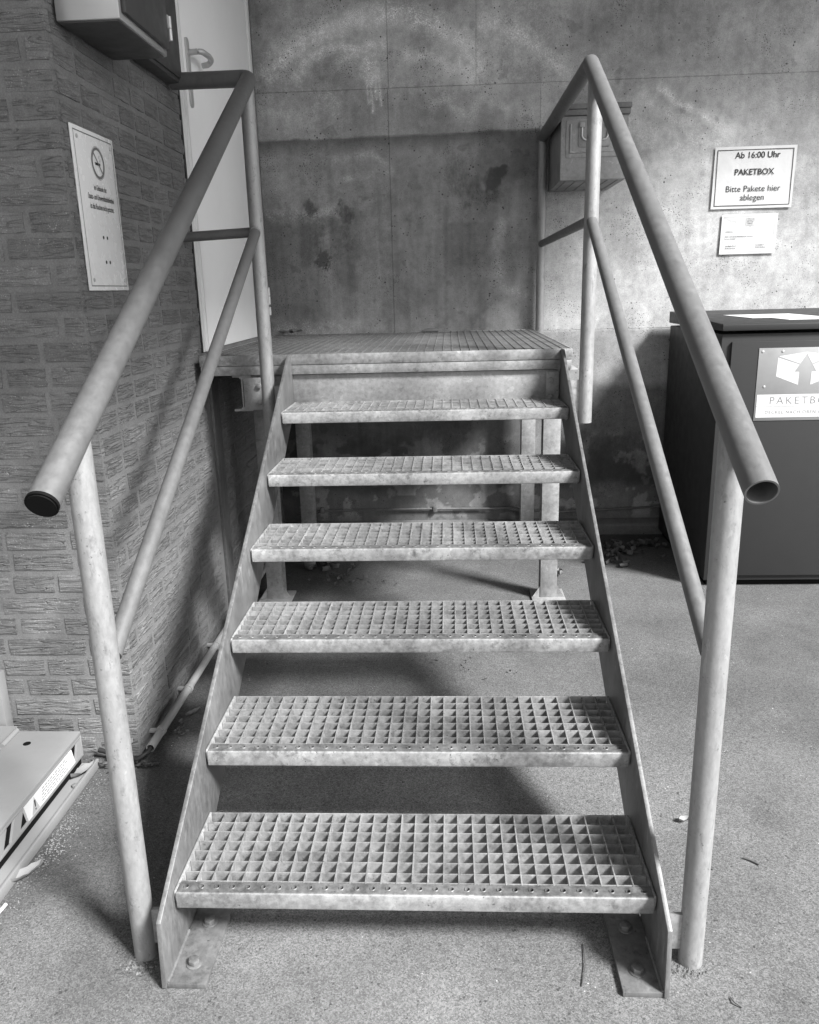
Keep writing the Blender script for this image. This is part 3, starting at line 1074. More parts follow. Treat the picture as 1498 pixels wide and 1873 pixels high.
# handrails
RR, PR, MR = 0.0272, 0.0248, 0.0185
E_L, A_L = (-0.580, -0.140, 1.047), (-0.580, 1.625, 2.078)
E_R, A_R = (0.582, -0.132, 1.048), (0.582, 1.665, 2.092)
def arc_corner(a, b, c, rad, n=6):
    """round the corner b of the path a-b-c"""
    a, b, c = Vector(a), Vector(b), Vector(c)
    u, v = (a - b).normalized(), (c - b).normalized()
    ang = u.angle(v)
    d = rad / math.tan(ang / 2)
    p0, p1 = b + u * d, b + v * d
    cen = b + (u + v).normalized() * (rad / math.sin(ang / 2))
    out = []
    for k in range(n + 1):
        t = k / n
        q = (p0 - cen).lerp(p1 - cen, t).normalized() * rad + cen
        out.append(tuple(q))
    return out
pathL = [E_L] + arc_corner(E_L, A_L, (-0.872, 1.668, 2.088), 0.03) + [(-0.862, 1.668, 2.088)]
hl = MB().tube(pathL, RR, 28).build('handrail', MAT['rail'], stair, smooth=50)
hl['label'] = 'dull left handrail with black plastic end cap'
pathR = [E_R] + arc_corner(E_R, A_R, (0.578, 3.05, 2.094), 0.03) + [(0.578, 3.055, 2.094)]
hr_ = MB().tube(pathR, RR, 28, r_in=RR - 0.0033).build('handrail', MAT['rail'], stair, smooth=50)
hr_['label'] = 'dull right handrail with open hollow end'
dirL = (Vector(A_L) - Vector(E_L)).normalized()
capb = MB()
c0 = Vector(E_L)
capb.tube([tuple(c0 - dirL * 0.004), tuple(c0 + dirL * 0.002)], RR + 0.0006, 28)
capb.tube([tuple(c0 - dirL * 0.0065), tuple(c0 - dirL * 0.003)], RR - 0.003, 28)
capb.build('end_cap', MAT['black'], hl, smooth=40)
def rail_z(E, A, y):
    t = (y - E[1]) / (A[1] - E[1])
    return E[2] + (A[2] - E[2]) * t
def post(parent, x, y, z0, z1, r=PR, mat='tube'):
    return MB().tube([(x, y, z0), (x, y, z1)], r, 24).build('post', MAT[mat], parent, smooth=50)
def brace(parent, x_in, x_out, y0, y1, z0, z1):
    a, b = sorted((x_in, x_out))
    MB().box(a, b, y0, y1, z0, z1).build('bracket', MAT['galv'], parent, 0.001)
# front posts
post(hl, -0.580, 0.008, GZ, rail_z(E_L, A_L, 0.008) - 0.006)
post(hr_, 0.582, 0.014, GZ, rail_z(E_R, A_R, 0.014) - 0.006)
brace(hl, -0.514, -0.566, 0.002, 0.012, 0.03, 0.115)
brace(hr_, 0.514, 0.566, 0.008, 0.018, 0.03, 0.115)
# posts at the head of the stair
post(hl, -0.580, 1.575, 0.86, rail_z(E_L, A_L, 1.575) - 0.004)
post(hr_, 0.582, 1.555, 0.886, rail_z(E_R, A_R, 1.555) - 0.004)
brace(hl, -0.514, -0.566, 1.570, 1.580, 0.93, 1.04)
brace(hr_, 0.514, 0.566, 1.550, 1.560, 0.93, 1.04)
# rear post against the wall
post(hr_, 0.577, 3.052, 0.95, 2.090, 0.0225)
MB().tube([(0.577, 3.05, 1.70), (0.577, 3.098, 1.70)], 0.008, 10).build('bracket', MAT['galv'], hr_, smooth=40)
# mid rails
ML0, ML1 = (-0.580, 0.035, 0.690), (-0.580, 1.545, 1.572)
MR0, MR1 = (0.582, 0.045, 0.688), (0.582, 1.545, 1.580)
MB().tube([ML0, ML1], MR, 20).build('mid_rail', MAT['rail'], hl, smooth=50)
MB().tube([MR0, MR1], MR, 20).build('mid_rail', MAT['rail'], hr_, smooth=50)
MB().tube([(-0.580, 1.600, 1.580), (-0.868, 1.640, 1.572)], MR * 0.93, 18).build('mid_rail', MAT['rail'], hl, smooth=50)
MB().tube([(0.582, 1.57, 1.585), (0.577, 3.045, 1.580)], MR * 0.93, 18).build('mid_rail', MAT['rail'], hr_, smooth=50)
for p in (ML1, MR1):
    bm_ = bmesh.new()
    bmesh.ops.create_uvsphere(bm_, u_segments=16, v_segments=10, radius=MR * 1.02)
    me = bpy.data.meshes.new('rail_knuckle')
    bm_.to_mesh(me)
    bm_.free()
    me.materials.append(MAT['tube'])
    for q in me.polygons:
        q.use_smooth = True
    o = link('rail_knuckle', me, hl if p is ML1 else hr_)
    o.location = (p[0], p[1] + 0.005, p[2] + 0.004)

# ================================================================== PARCEL BOX
KX0, KX1, KY0, KY1, KZ = 1.262, 2.23, 2.195, 3.03, 1.150
pk = thing('parcel_box', (1.75, 2.6, 0), 'tall anthracite steel parcel box with flat lid and arrow sign, right of the stair', 'parcel box')
MB().box(KX0, KX1, KY0, KY1, 0.028, KZ).build('cabinet', MAT['dark_box'], pk, 0.003)
MB().box(KX0 + 0.02, KX1 - 0.02, KY0 + 0.03, KY1 - 0.02, GZ, 0.0275).build('plinth', MAT['black'], pk)
MB().box(KX0 + 0.040, KX1 - 0.03, KY0 - 0.014, KY0 - 0.0015, 0.055, KZ - 0.032).build('front_door', MAT['dark_box'], pk, 0.003)
lid = MB().prism([(KY0 - 0.020, KZ + 0.014), (KY0 - 0.020, KZ + 0.040), (KY0 - 0.012, KZ + 0.044), (KY1 + 0.01, KZ + 0.072), (KY1 + 0.01, KZ + 0.014)], 'x', KX0 - 0.006, KX1 + 0.006).build('lid', MAT['dark_box'], pk, 0.003)
# sign on its door
SX0, SX1, SZ0, SZ1 = 1.418, 1.822, 0.776, 1.089
SY = KY0 - 0.0165
sg = MB().box(SX0, SX1, SY, SY + 0.0022, SZ0, SZ1).build('sign_plate', MAT['alu'], pk, 0.0005)
sg['label'] = 'dull metal sign plate with white box and arrow'
mb = MB()
y = SY - 0.0006
cxs = 1.620
def quad(mb, pts, y=y):
    mb.poly([(a, y, b) for a, b in pts], [tuple(range(len(pts)))])
# isometric box, cut by the upward arrow
quad(mb, [(1.502, 1.053), (1.620, 1.070), (1.738, 1.053), (1.645, 1.0205), (1.620, 1.062), (1.595, 1.0205)])
quad(mb, [(1.500, 1.0475), (1.5925, 1.0165), (1.574, 0.986), (1.594, 0.986), (1.594, 0.930), (1.498, 0.968)])
quad(mb, [(1.740, 1.0475), (1.742, 0.968), (1.646, 0.930), (1.646, 0.986), (1.666, 0.986), (1.6475, 1.0165)])
quad(mb, [(SX0 + 0.008, 0.838), (SX1 - 0.008, 0.838), (SX1 - 0.008, 0.890), (SX0 + 0.008, 0.890)])
quad(mb, [(SX0 + 0.008, 0.790), (SX1 - 0.008, 0.790), (SX1 - 0.008, 0.8365), (SX0 + 0.008, 0.8365)])
mb.build('white_print', MAT['paper'], sg)
me = text_mesh('lettering', 'PAKETBOX', 0.046, MAT['grey_ink'], (cxs, SY - 0.0010, 0.848), (1, 0, 0), (0, 0, 1), space=1.32, bold=-0.008)
link('lettering', me, sg)
me = text_mesh('lettering', 'DECKEL NACH OBEN \u00d6FFNEN', 0.0195, MAT['grey_ink'], (cxs, SY - 0.0010, 0.806), (1, 0, 0), (0, 0, 1), space=1.2)
link('lettering', me, sg)
for (a, b) in ((SX0 + 0.016, SZ1 - 0.014), (SX0 + 0.10, SZ1 - 0.014), (SX0 + 0.034, 0.925), (SX1 - 0.016, SZ1 - 0.014), (SX1 - 0.034, 0.925)):
    MB().prism([(a + 0.005 * math.cos(2 * math.pi * k / 12), b + 0.005 * math.sin(2 * math.pi * k / 12)) for k in range(12)], 'y', SY - 0.0025, SY + 0.001).build('screw', MAT['steel'], sg, 0.0008)
# sheet of paper lying on the lid
def slab_on_lid(x0, x1, y0, y1, lift, sk):
    zf = lambda yy: KZ + 0.044 + (yy - (KY0 - 0.012)) * 0.028 / (KY1 + 0.01 - KY0 + 0.012)
    mb = MB()
    p = [(x0, y0), (x1, y0), (x1 + sk, y1), (x0 + sk, y1)]
    mb.poly([(a, b, zf(b) + lift) for a, b in p] + [(a, b, zf(b) + lift + 0.0012) for a, b in p], [(0, 3, 2, 1), (4, 5, 6, 7), (0, 1, 5, 4), (1, 2, 6, 5), (2, 3, 7, 6), (3, 0, 4, 7)])
    return mb
tag(slab_on_lid(1.47, 1.78, 2.44, 2.66, 0.0012, -0.06).build('paper_sheet', MAT['paper']), 'white sheet of paper lying on the dark parcel box lid, the rear one', 'paper')
tag(slab_on_lid(1.58, 1.86, 2.30, 2.42, 0.0012, -0.03).build('paper_sheet', MAT['paper']), 'narrow white paper strip on the parcel box lid, the one nearer its front edge', 'paper')

# ================================================================== WALL SIGNS
def wall_sheet(name, x0, x1, z0, z1, skew, mat, amp):
    """laminated sheet, slightly wavy, on the concrete wall"""
    nx, nz = 28, 20
    vs, fs = [], []
    for layer in (0, 1):
        for j in range(nz + 1):
            for i in range(nx + 1):
                u, w = i / nx, j / nz
                x = x0 + (x1 - x0) * u + skew * (w - 0.5)
                z = z0 + (z1 - z0) * w
                yy = WALL_Y - 0.0065 - amp * (math.sin(u * 5 + w * 3) * math.sin(w * 6 - u * 2)) * 0.6
                vs.append((x, yy + (0.0009 if layer else 0), z))
    m = (nx + 1) * (nz + 1)
    for j in range(nz):
        for i in range(nx):
            a = j * (nx + 1) + i
            fs.append((a, a + 1, a + nx + 2, a + nx + 1))
            fs.append((m + a, m + a + nx + 1, m + a + nx + 2, m + a + 1))
    rim = [i for i in range(nx + 1)] + [(nx + 1) * j + nx for j in range(1, nz + 1)] + [(nx + 1) * nz + i for i in range(nx - 1, -1, -1)] + [(nx + 1) * j for j in range(nz - 1, 0, -1)]
    for k in range(len(rim)):
        a, b = rim[k], rim[(k + 1) % len(rim)]
        fs.append((a, m + a, m + b, b))
    mb = MB().poly(vs, fs)
    return mb.mesh(name, mat, 0, 60)
sn = thing('notice_sign', (1.652, WALL_Y, 1.875), 'larger laminated wall notice with bordered parcel text, above the smaller one', 'sign')
link('sheet', wall_sheet('sheet', 1.449, 1.855, 1.727, 2.022, 0.004, MAT['sheet'], 0.0014), sn)
mb = MB()
YS = WALL_Y - 0.0085
frame_strip(mb, 1.462, 1.842, 1.740, 2.008, 0.0034, YS)
mb.build('border', MAT['ink'], sn)
for body, size, z, bold, mat in (('Ab 16:00 Uhr', 0.0415, 1.967, 0.014, 'ink'), ('PAKETBOX', 0.0405, 1.888, 0.016, 'ink'), ('Bitte Pakete hier', 0.042, 1.808, -0.002, 'ink'), ('ablegen', 0.042, 1.766, -0.002, 'ink')):
    me = text_mesh('lettering', body, size, MAT[mat], (1.652 + (0.012 if z > 1.95 else 0), YS - 0.0004, z), (1, 0, 0), (0, 0, 1), bold=bold, sx=0.97)
    link('lettering', me, sn)
s2 = thing('address_sign', (1.648, WALL_Y, 1.6), 'smaller white laminated address notice with tiny print on the concrete wall', 'sign')
link('sheet', wall_sheet('sheet', 1.508, 1.791, 1.503, 1.700, 0.003, MAT['sheet'], 0.0010), s2)
mb = MB()
frame_strip(mb, 1.520, 1.779, 1.515, 1.688, 0.0010, YS)
mb.build('border', MAT['pale_ink'], s2)
lg = MB()
quad(lg, [(1.632, 1.646), (1.6335, 1.646), (1.6335, 1.682), (1.632, 1.682)], YS)
quad(lg, [(1.628, 1.640), (1.640, 1.643), (1.668, 1.645), (1.684, 1.643), (1.668, 1.647), (1.640, 1.645)], YS)
quad(lg, [(1.652, 1.637), (1.660, 1.637), (1.660, 1.639), (1.652, 1.639)], YS)
lg.build('logo', MAT['pale_ink'], s2)
for body, size, x, z in (('STAATS- UND', 0.0065, 1.638, 1.675), ('UNIVERSIT\u00c4TS', 0.0065, 1.638, 1.667), ('BIBLIOTHEK', 0.0065, 1.638, 1.659), ('HAMBURG', 0.0065, 1.638, 1.651), ('Anlieferung', 0.0085, 1.531, 1.612), ('Staats- und Universit\u00e4tsbibliothek Hamburg', 0.0088, 1.529, 1.588), ('Carl von Ossietzky', 0.0082, 1.527, 1.577), ('Von-Melle-Park 3', 0.0085, 1.534, 1.541), ('20146 Hamburg', 0.0085, 1.534, 1.530), ('Grindelallee 9', 0.0085, 1.688, 1.544), ('20146 Hamburg', 0.0085, 1.688, 1.533)):
    me = text_mesh('lettering', body, size, MAT['ink'], (x, YS - 0.0004, z), (1, 0, 0), (0, 0, 1), align='LEFT', bold=0.01, sx=0.92)
    link('lettering', me, s2)

# no-smoking sign on the brick side face (facing +X); +Y reads as right
ns = thing('no_smoking_sign', (BX, 0.957, 1.6), 'tall white enamel no smoking sign on the brick wall', 'sign')
NX = BX + 0.006
MB().box(BX + 0.001, NX, 0.822, 1.093, 1.389, 1.806).build('plate', MAT['enamel'], ns, 0.0015)
def q_side(mb, pts, x):
    mb.poly([(x, a, b) for a, b in pts], [tuple(range(len(pts)))])
mb = MB()
x = NX + 0.0005
y0, y1, z0, z1, t = 0.833, 1.082, 1.400, 1.795, 0.0028
for a in ((y0, y1, z0, z0 + t), (y0, y1, z1 - t, z1), (y0, y0 + t, z0 + t, z1 - t), (y1 - t, y1, z0 + t, z1 - t)):
    q_side(mb, [(a[0], a[2]), (a[1], a[2]), (a[1], a[3]), (a[0], a[3])], x)
mb.build('border', MAT['grey_ink'], ns)
cy, cz = 0.972, 1.728
def annulus(mb, r0, r1, x, n=48):
    for k in range(n):
        a, b = 2 * math.pi * k / n, 2 * math.pi * (k + 1) / n
        q_side(mb, [(cy + r0 * math.cos(a), cz + r0 * math.sin(a)), (cy + r1 * math.cos(a), cz + r1 * math.sin(a)), (cy + r1 * math.cos(b), cz + r1 * math.sin(b)), (cy + r0 * math.cos(b), cz + r0 * math.sin(b))], x)
mb = MB()
annulus(mb, 0.0335, 0.0410, x)
annulus(mb, 0.0425, 0.0435, x)
d = 0.0335 / math.sqrt(2)
e = 0.0018
q_side(mb, [(cy - d - e, cz + d - e), (cy - d + e, cz + d + e), (cy + d + e, cz - d + e), (cy + d - e, cz - d - e)], x + 0.0003)
mb.build('prohibition_ring', MAT['grey_ink'], ns)
mb = MB()
q_side(mb, [(cy - 0.020, cz - 0.006), (cy + 0.014, cz - 0.006), (cy + 0.014, cz + 0.001), (cy - 0.020, cz + 0.001)], x + 0.0001)
mb.build('cigarette_symbol', MAT['ink'], ns)
sm = MB()
for off in (0.0, 0.006):
    for k in range(6):
        a, b = cz + 0.004 + 0.003 * k, cz + 0.0065 + 0.003 * k
        w = 0.003 * math.sin(k * 1.3)
        q_side(sm, [(cy + 0.008 + off + w, a), (cy + 0.010 + off + w, a), (cy + 0.010 + off + w, b), (cy + 0.008 + off + w, b)], x + 0.0001)
sm.build('smoke_symbol', MAT['pale_ink'], ns)
for body, z in (('Im Geb\u00e4ude der', 1.655), ('Staats- und Universit\u00e4tsbibliothek', 1.630), ('ist das Rauchen nicht gestattet.', 1.605)):
    me = text_mesh('lettering', body, 0.0205, MAT['ink'], (NX + 0.0006, 0.967, z), (0, 1, 0), (0, 0, 1), bold=0.012, sx=0.62)
    link('lettering', me, ns)
def disc_side(cy_, cz_, r, x0, x1, name, mat, parent, n=14):
    MB().prism([(cy_ + r * math.cos(2 * math.pi * k / n), cz_ + r * math.sin(2 * math.pi * k / n)) for k in range(n)], 'x', x0, x1).build(name, mat, parent, 0.0006)
for (a, b) in ((0.852, 1.779), (1.067, 1.779), (0.852, 1.417), (1.067, 1.417)):
    disc_side(a, b, 0.0055, NX - 0.001, NX + 0.002, 'screw', MAT['steel'], ns)
for (a, b) in ((0.950, 1.532), (0.976, 1.532), (0.950, 1.466), (0.976, 1.466)):
    disc_side(a, b, 0.005, NX - 0.001, NX + 0.0007, 'drill_hole', MAT['ink'], ns)

# ================================================================== ELECTRICAL BOXES (upper left)
eb = thing('electrical_box', (BX + 0.1, 1.02, 2.03), 'large grey metal electrical box with hinged door, high on the brick wall', 'electrical box')
EX1, EY0, EY1, EZ = -0.712, 0.818, 1.168, 2.034
MB().box(BX + 0.006, EX1, EY0, EY1, EZ, 2.62).build('housing', MAT['enclosure'], eb, 0.004)
MB().box(BX + 0.010, EX1 - 0.006, EY0 + 0.006, EY1 - 0.006, EZ - 0.0035, EZ - 0.0005).build('underside_shade', MAT['enclosure_dark'], eb, 0.001)  # dark sheet standing for the shade on the underside
MB().box(EX1 + 0.0008, EX1 + 0.013, EY0 + 0.014, EY1 - 0.012, EZ + 0.016, 2.60).build('box_door', MAT['enclosure_dark'], eb, 0.003)  # shade on this side painted in as a darker grey than the housing
hb = MB()
for z in (2.075, 2.107):
    hb.tube([(EX1 + 0.016, EY1 - 0.004, z), (EX1 + 0.016, EY1 - 0.004, z + 0.030)], 0.006, 12)
hb.box(EX1 + 0.001, EX1 + 0.0145, EY1 - 0.0115, EY1 - 0.001, 2.105, 2.140)
hb.build('hinge', MAT['steel'], eb, smooth=40)
e2 = thing('junction_box', (BX + 0.05, 1.5, 2.08), 'small black metal box behind the large electrical box, beside the door frame', 'electrical box')
MB().box(BX + 0.004, -0.826, 1.315, 1.665, 2.076, 2.40).build('housing', MAT['enclosure_dark'], e2, 0.003)
MB().box(-0.8255, -0.8195, 1.33, 1.65, 2.088, 2.39).build('cover', MAT['enclosure_dark'], e2, 0.002)

# ================================================================== METAL CASE LETTERBOX ON THE WALL
mbx = thing('metal_case', (0.764, 2.87, 1.835), 'zinc case with embossed front and drop handle on the wall behind the right handrail', 'case')
QX0, QX1, QY0, QY1, QZ0, QZ1 = 0.612, 0.916, 2.634, 3.094, 1.836, 2.108
MB().box(QX0, QX1, QY0, QY1, QZ0, QZ1).build('body', MAT['mailbox'], mbx, 0.004)
def rrect(x0, x1, z0, z1, r, n=5):
    out = []
    for (cx, cz_, a0) in ((x1 - r, z1 - r, 0), (x0 + r, z1 - r, 90), (x0 + r, z0 + r, 180), (x1 - r, z0 + r, 270)):
        for k in range(n + 1):
            a = math.radians(a0 + 90 * k / n)
            out.append((cx + r * math.cos(a), cz_ + r * math.sin(a)))
    return out
MB().prism(rrect(QX0 + 0.022, QX1 - 0.022, QZ0 + 0.095, QZ1 - 0.015, 0.008), 'y', QY0 - 0.0035, QY0 + 0.001).build('embossed_panel', MAT['mailbox'], mbx, 0.0025)
# raised U-shaped bead and the handle recess
ub = MB().tube([(QX0 + 0.043, QY0 - 0.004, QZ1 - 0.035), (QX0 + 0.043, QY0 - 0.004, QZ0 + 0.118), (QX1 - 0.043, QY0 - 0.004, QZ0 + 0.118), (QX1 - 0.043, QY0 - 0.004, QZ1 - 0.035)], 0.005, 10)
ub.build('bead', MAT['mailbox'], mbx, smooth=50)
MB().prism(rrect(QX0 + 0.078, QX1 - 0.078, QZ0 + 0.138, QZ1 - 0.022, 0.012), 'y', QY0 - 0.008, QY0 - 0.003).build('handle_plate', MAT['mailbox'], mbx, 0.002)
hx0, hx1 = QX0 + 0.094, QX1 - 0.094
hz0, hz1 = QZ0 + 0.168, QZ1 - 0.040
hp = [(hx0, QY0 - 0.010, hz1), (hx0, QY0 - 0.014, hz0 + 0.02)] + [(hx0 + 0.02 * (1 - math.cos(a)), QY0 - 0.015, hz0 + 0.02 * (1 - math.sin(a))) for a in (0.4, 0.9, 1.4)]
hp += [(hx1 - 0.02 * (1 - math.cos(a)), QY0 - 0.015, hz0 + 0.02 * (1 - math.sin(a))) for a in (1.4, 0.9, 0.4)] + [(hx1, QY0 - 0.014, hz0 + 0.02), (hx1, QY0 - 0.010, hz1)]
MB().tube(hp, 0.0042, 10).build('handle', MAT['steel'], mbx, smooth=50)
for hx in (hx0, hx1):
    MB().box(hx - 0.012, hx + 0.012, QY0 - 0.016, QY0 - 0.0075, hz1 - 0.012, hz1 + 0.010).build('handle_lug', MAT['mailbox'], mbx, 0.003)
lidq = MB().box(QX0 - 0.010, QX1 + 0.010, QY0 - 0.014, QY1, QZ1 + 0.026, QZ1 + 0.048)
lidq.box(QX0 - 0.006, QX1 + 0.006, QY0 - 0.010, QY1 - 0.001, QZ1 + 0.0005, QZ1 + 0.0255)
lidq.build('lid', MAT['deck'], mbx, 0.003)
for k in range(6):
    xx = QX0 + 0.03 + k * 0.048
    MB().tube([(xx, QY0 + 0.03, QZ0 - 0.0005), (xx, QY1 - 0.03, QZ0 - 0.0005)], 0.003, 8).build('rib', MAT['mailbox'], mbx, smooth=50)

# ================================================================== LOADING LIFT (lower left)
lf = thing('loading_lift', (-1.4, 0.0, 0), 'pale grey low loading lift with warning label along its side, at the lower left', 'lift')
LX = -1.022
LY0, LY1 = -0.75, 0.700
MB().box(-1.75, LX, LY0, LY1, 0.112, 0.1245).build('deck', MAT['lift'], lf, 0.002)
sk = MB()
sk.box(LX - 0.0065, LX - 0.0005, LY0, LY1 - 0.008, 0.104, 0.1118)
sk.box(LX - 0.0065, LX - 0.0005, LY0, LY1 - 0.008, 0.044, 0.054)
sk.box(LX - 0.0065, LX - 0.0005, LY1 - 0.0078, LY1, 0.044, 0.1118)
sk.box(LX - 0.10, LX - 0.0068, LY1 - 0.0065, LY1, 0.044, 0.1118)
sk.build('skirt_frame', MAT['lift'], lf, 0.001)
MB().box(LX - 0.03, LX - 0.0068, LY0, LY1 - 0.009, 0.02, 0.111).build('skirt', MAT['black'], lf)
# label strip: white field, text, warning triangle; hatched hazard tape further on
SXF = LX + 0.0002
lab = MB()
lab.poly([(SXF, 0.375, 0.0545), (SXF, 0.640, 0.0545), (SXF, 0.628, 0.1035), (SXF, 0.372, 0.1035)], [(0, 1, 2, 3)])
lb = MB().prism([(0.372, 0.0545), (0.645, 0.0545), (0.632, 0.1035), (0.360, 0.1035)], 'x', LX - 0.0067, SXF).build('warning_label', MAT['paper'], lf)
MB().prism([(0.650, 0.0545), (0.690, 0.0545), (0.690, 0.1035), (0.672, 0.1035)], 'x', LX - 0.0067, SXF - 0.0004).build('hazard_tape', MAT['lift'], lf)
MB().prism([(0.392, 0.056), (0.432, 0.056), (0.410, 0.1015)], 'x', SXF, SXF + 0.0004).build('warning_triangle', MAT['pale_ink'], lb)
MB().prism([(0.4095, 0.071), (0.4135, 0.071), (0.415, 0.091), (0.408, 0.091)], 'x', SXF + 0.0004, SXF + 0.0007).build('exclamation_mark', MAT['ink'], lb)
MB().box(SXF + 0.0004, SXF + 0.0007, 0.4095, 0.4140, 0.062, 0.067).build('exclamation_mark', MAT['ink'], lb)
for k, (a, b) in enumerate(((0.455, 0.585), (0.452, 0.590), (0.450, 0.575), (0.449, 0.582), (0.446, 0.588))):
    tx = MB()
    yy = a
    zz = 0.0945 - 0.008 * k
    while yy < b:
        w = random.uniform(0.006, 0.016)
        tx.poly([(SXF + 0.0004, yy, zz), (SXF + 0.0004, yy + w, zz), (SXF + 0.0004, yy + w, zz + 0.0032), (SXF + 0.0004, yy, zz + 0.0032)], [(0, 1, 2, 3)])
        yy += w + 0.0035
    tx.build('small_print', MAT['grey_ink'], lb)
for k in range(12):
    a = 0.315 - 0.082 * k
    MB().prism([(a - 0.030, 0.0545), (a + 0.014, 0.0545), (a + 0.044, 0.1035), (a, 0.1035)], 'x', LX - 0.0067, SXF - 0.0003).build('hazard_tape', MAT['lift'], lf)
# base flange with upturned lip, bolts
bs = MB().box(-1.70, -0.993, LY0, 0.712, GZ, 0.0085).box(-0.9928, -0.985, LY0, 0.712, GZ, 0.024)
bs.build('base_flange', MAT['lift'], lf, 0.0012)
for yb in (0.59, 0.17):
    b = MB().prism([(-1.003 + 0.010 * math.cos(math.pi / 3 * k), yb + 0.010 * math.sin(math.pi / 3 * k)) for k in range(6)], 'z', 0.0086, 0.017)
    b.build('bolt', MAT['galv'], lf, 0.0012)
# hinged flap, hinge knuckles and lifting hole
MB().box(-1.75, -1.222, LY0, LY1 + 0.015, 0.1248, 0.133).build('flap', MAT['lift'], lf, 0.002)
hk = MB()
for k in range(14):
    hk.tube([(-1.214, LY1 - 0.005 - k * 0.1, 0.1285), (-1.214, LY1 - 0.090 - k * 0.1, 0.1285)], 0.0062 if k % 2 else 0.0085, 10)
hk.build('hinge', MAT['lift'], lf, smooth=40)
MB().prism([(-1.150 + 0.011 * math.cos(2 * math.pi * k / 18), 0.630 + 0.011 * math.sin(2 * math.pi * k / 18)) for k in range(18)], 'z', 0.1235, 0.1249).build('hole', MAT['black'], lf)
MB().box(-1.40, -1.262, 0.724, 0.762, 0.05, 0.296).build('upright', MAT['lift'], lf, 0.002)

# ================================================================== PIPES AND CABLES
cd = thing('conduit_pipe', (-0.83, 1.1, 0), 'grey plastic conduit running along the foot of the brick wall', 'pipe')
MB().tube([(-0.842, 0.760, 0.030), (-0.846, 1.55, 0.032), (-0.848, 3.0, 0.034)], 0.0135, 14, r_in=0.0115).build('tube', MAT['pvc'], cd, smooth=50)
for yc in (0.86, 1.14, 1.50):
    mb = MB().tube([(-0.843, yc - 0.008, 0.031), (-0.843, yc + 0.008, 0.031)], 0.0165, 14)
    mb.box(-0.888, -0.853, yc - 0.008, yc + 0.008, 0.028, 0.036)
    mb.build('clip', MAT['pvc'], cd, smooth=40)
cb = MB().tube([(-0.842, 0.80, 0.030), (-0.845, 0.742, 0.026), (-0.868, 0.722, 0.016), (-0.90, 0.735, 0.014), (-0.95, 0.745, 0.020), (-1.0, 0.75, 0.03)], 0.0075, 12).build('cable', MAT['rubber'], cd, smooth=60)
MB().box(-0.955, -0.902, 0.722, 0.765, 0.006, 0.034).build('saddle', MAT['pvc'], cd, 0.002)
tag(MB().tube([(-0.80, 3.082, 0.118), (-0.66, 3.082, 0.140), (-0.10, 3.084, 0.146), (0.34, 3.084, 0.143), (0.46, 3.08, 0.150), (0.58, 3.076, 0.128), (0.74, 3.08, 0.120), (1.0, 3.082, 0.130), (1.25, 3.083, 0.142), (2.4, 3.083, 0.146)], 0.0062, 10).build('wall_cable', MAT['deck'], None, smooth=60), 'thin cable running low along the concrete wall under the platform', 'cable')
for xc in (-0.655, 0.0):
    o = MB().box(xc - 0.012, xc + 0.012, 3.072, 3.098, 0.126, 0.160).build('cable_clip', MAT['deck'], None, 0.003)
    tag(o, 'small dark clip holding the low wall cable, ' + ('the one behind the left platform legs' if xc < -0.3 else 'the one midway below the treads'), 'clip')

# ================================================================== LEAVES AND LITTER
def leaf_mesh(L, W, curl, seed, mat):
    r = random.Random(seed)
    nu, nv = 8, 4
    vs, fs = [], []
    for i in range(nu + 1):
        u = i / nu
        w = W * (math.sin(math.pi * u ** 0.8) ** 0.8 + 0.02) * (1 + r.uniform(-.12, .12))
        for j in range(nv + 1):
            v = (j / nv - 0.5) * 2
            z = curl * (abs(v) ** 1.5 * 0.5 * W * 1.5 + 0.25 * L * (u - 0.5) ** 2 * 2) + r.uniform(-.0012, .0012) + 0.0015 * math.sin(u * 20) * abs(v)
            vs.append(((u - 0.5) * L, v * w / 2, z + 0.003))
    for i in range(nu):
        for j in range(nv):
            a = i * (nv + 1) + j
            fs.append((a, a + nv + 1, a + nv + 2, a + 1))
    n = len(vs)
    vs += [(x, y, z - 0.0006) for x, y, z in vs]
    fs += [tuple(q + n for q in f[::-1]) for f in fs]
    me = bpy.data.meshes.new('leaf')
    me.from_pydata(vs, [], fs)
    me.materials.append(mat)
    for p in me.polygons:
        p.use_smooth = True
    return me
leaves = [
    (0.092, 0.036, 0.5, (-0.966, 0.235, GZ + 0.002), 0.95, 'leaf_pale', 'dry curled leaf lying against the lift base flange'),
    (0.085, 0.042, 0.4, (-1.008, 0.655, 0.010), 1.1, 'leaf', 'speckled leaf lying on the lift base flange beside the bolt'),
    (0.045, 0.030, 0.8, (-0.915, 0.752, 0.038), 0.4, 'leaf_pale', 'small crumpled pale leaf on the cable saddle at the wall corner'),
    (0.060, 0.020, 0.6, (-0.790, 1.02, GZ + 0.002), 0.9, 'leaf_dark', 'small dark leaf beside the conduit at the brick wall'),
    (0.060, 0.052, 0.9, (-0.635, 2.50, GZ + 0.004), 0.3, 'leaf_pale', 'pale star-like leaf beside the left platform leg'),
    (0.060, 0.045, 0.35, (0.955, 2.47, GZ + 0.003), 0.7, 'leaf', 'flat leaf at the front of the leaf pile by the right stringer'),
    (0.055, 0.035, 0.8, (0.62, 2.36, GZ + 0.003), 1.5, 'leaf', 'small dry leaf behind the right platform leg'),
    (0.034, 0.018, 0.6, (0.697, 0.47, GZ + 0.002), 0.3, 'leaf_pale', 'tiny pale leaf on the sunlit asphalt between stringer and right post'),
]
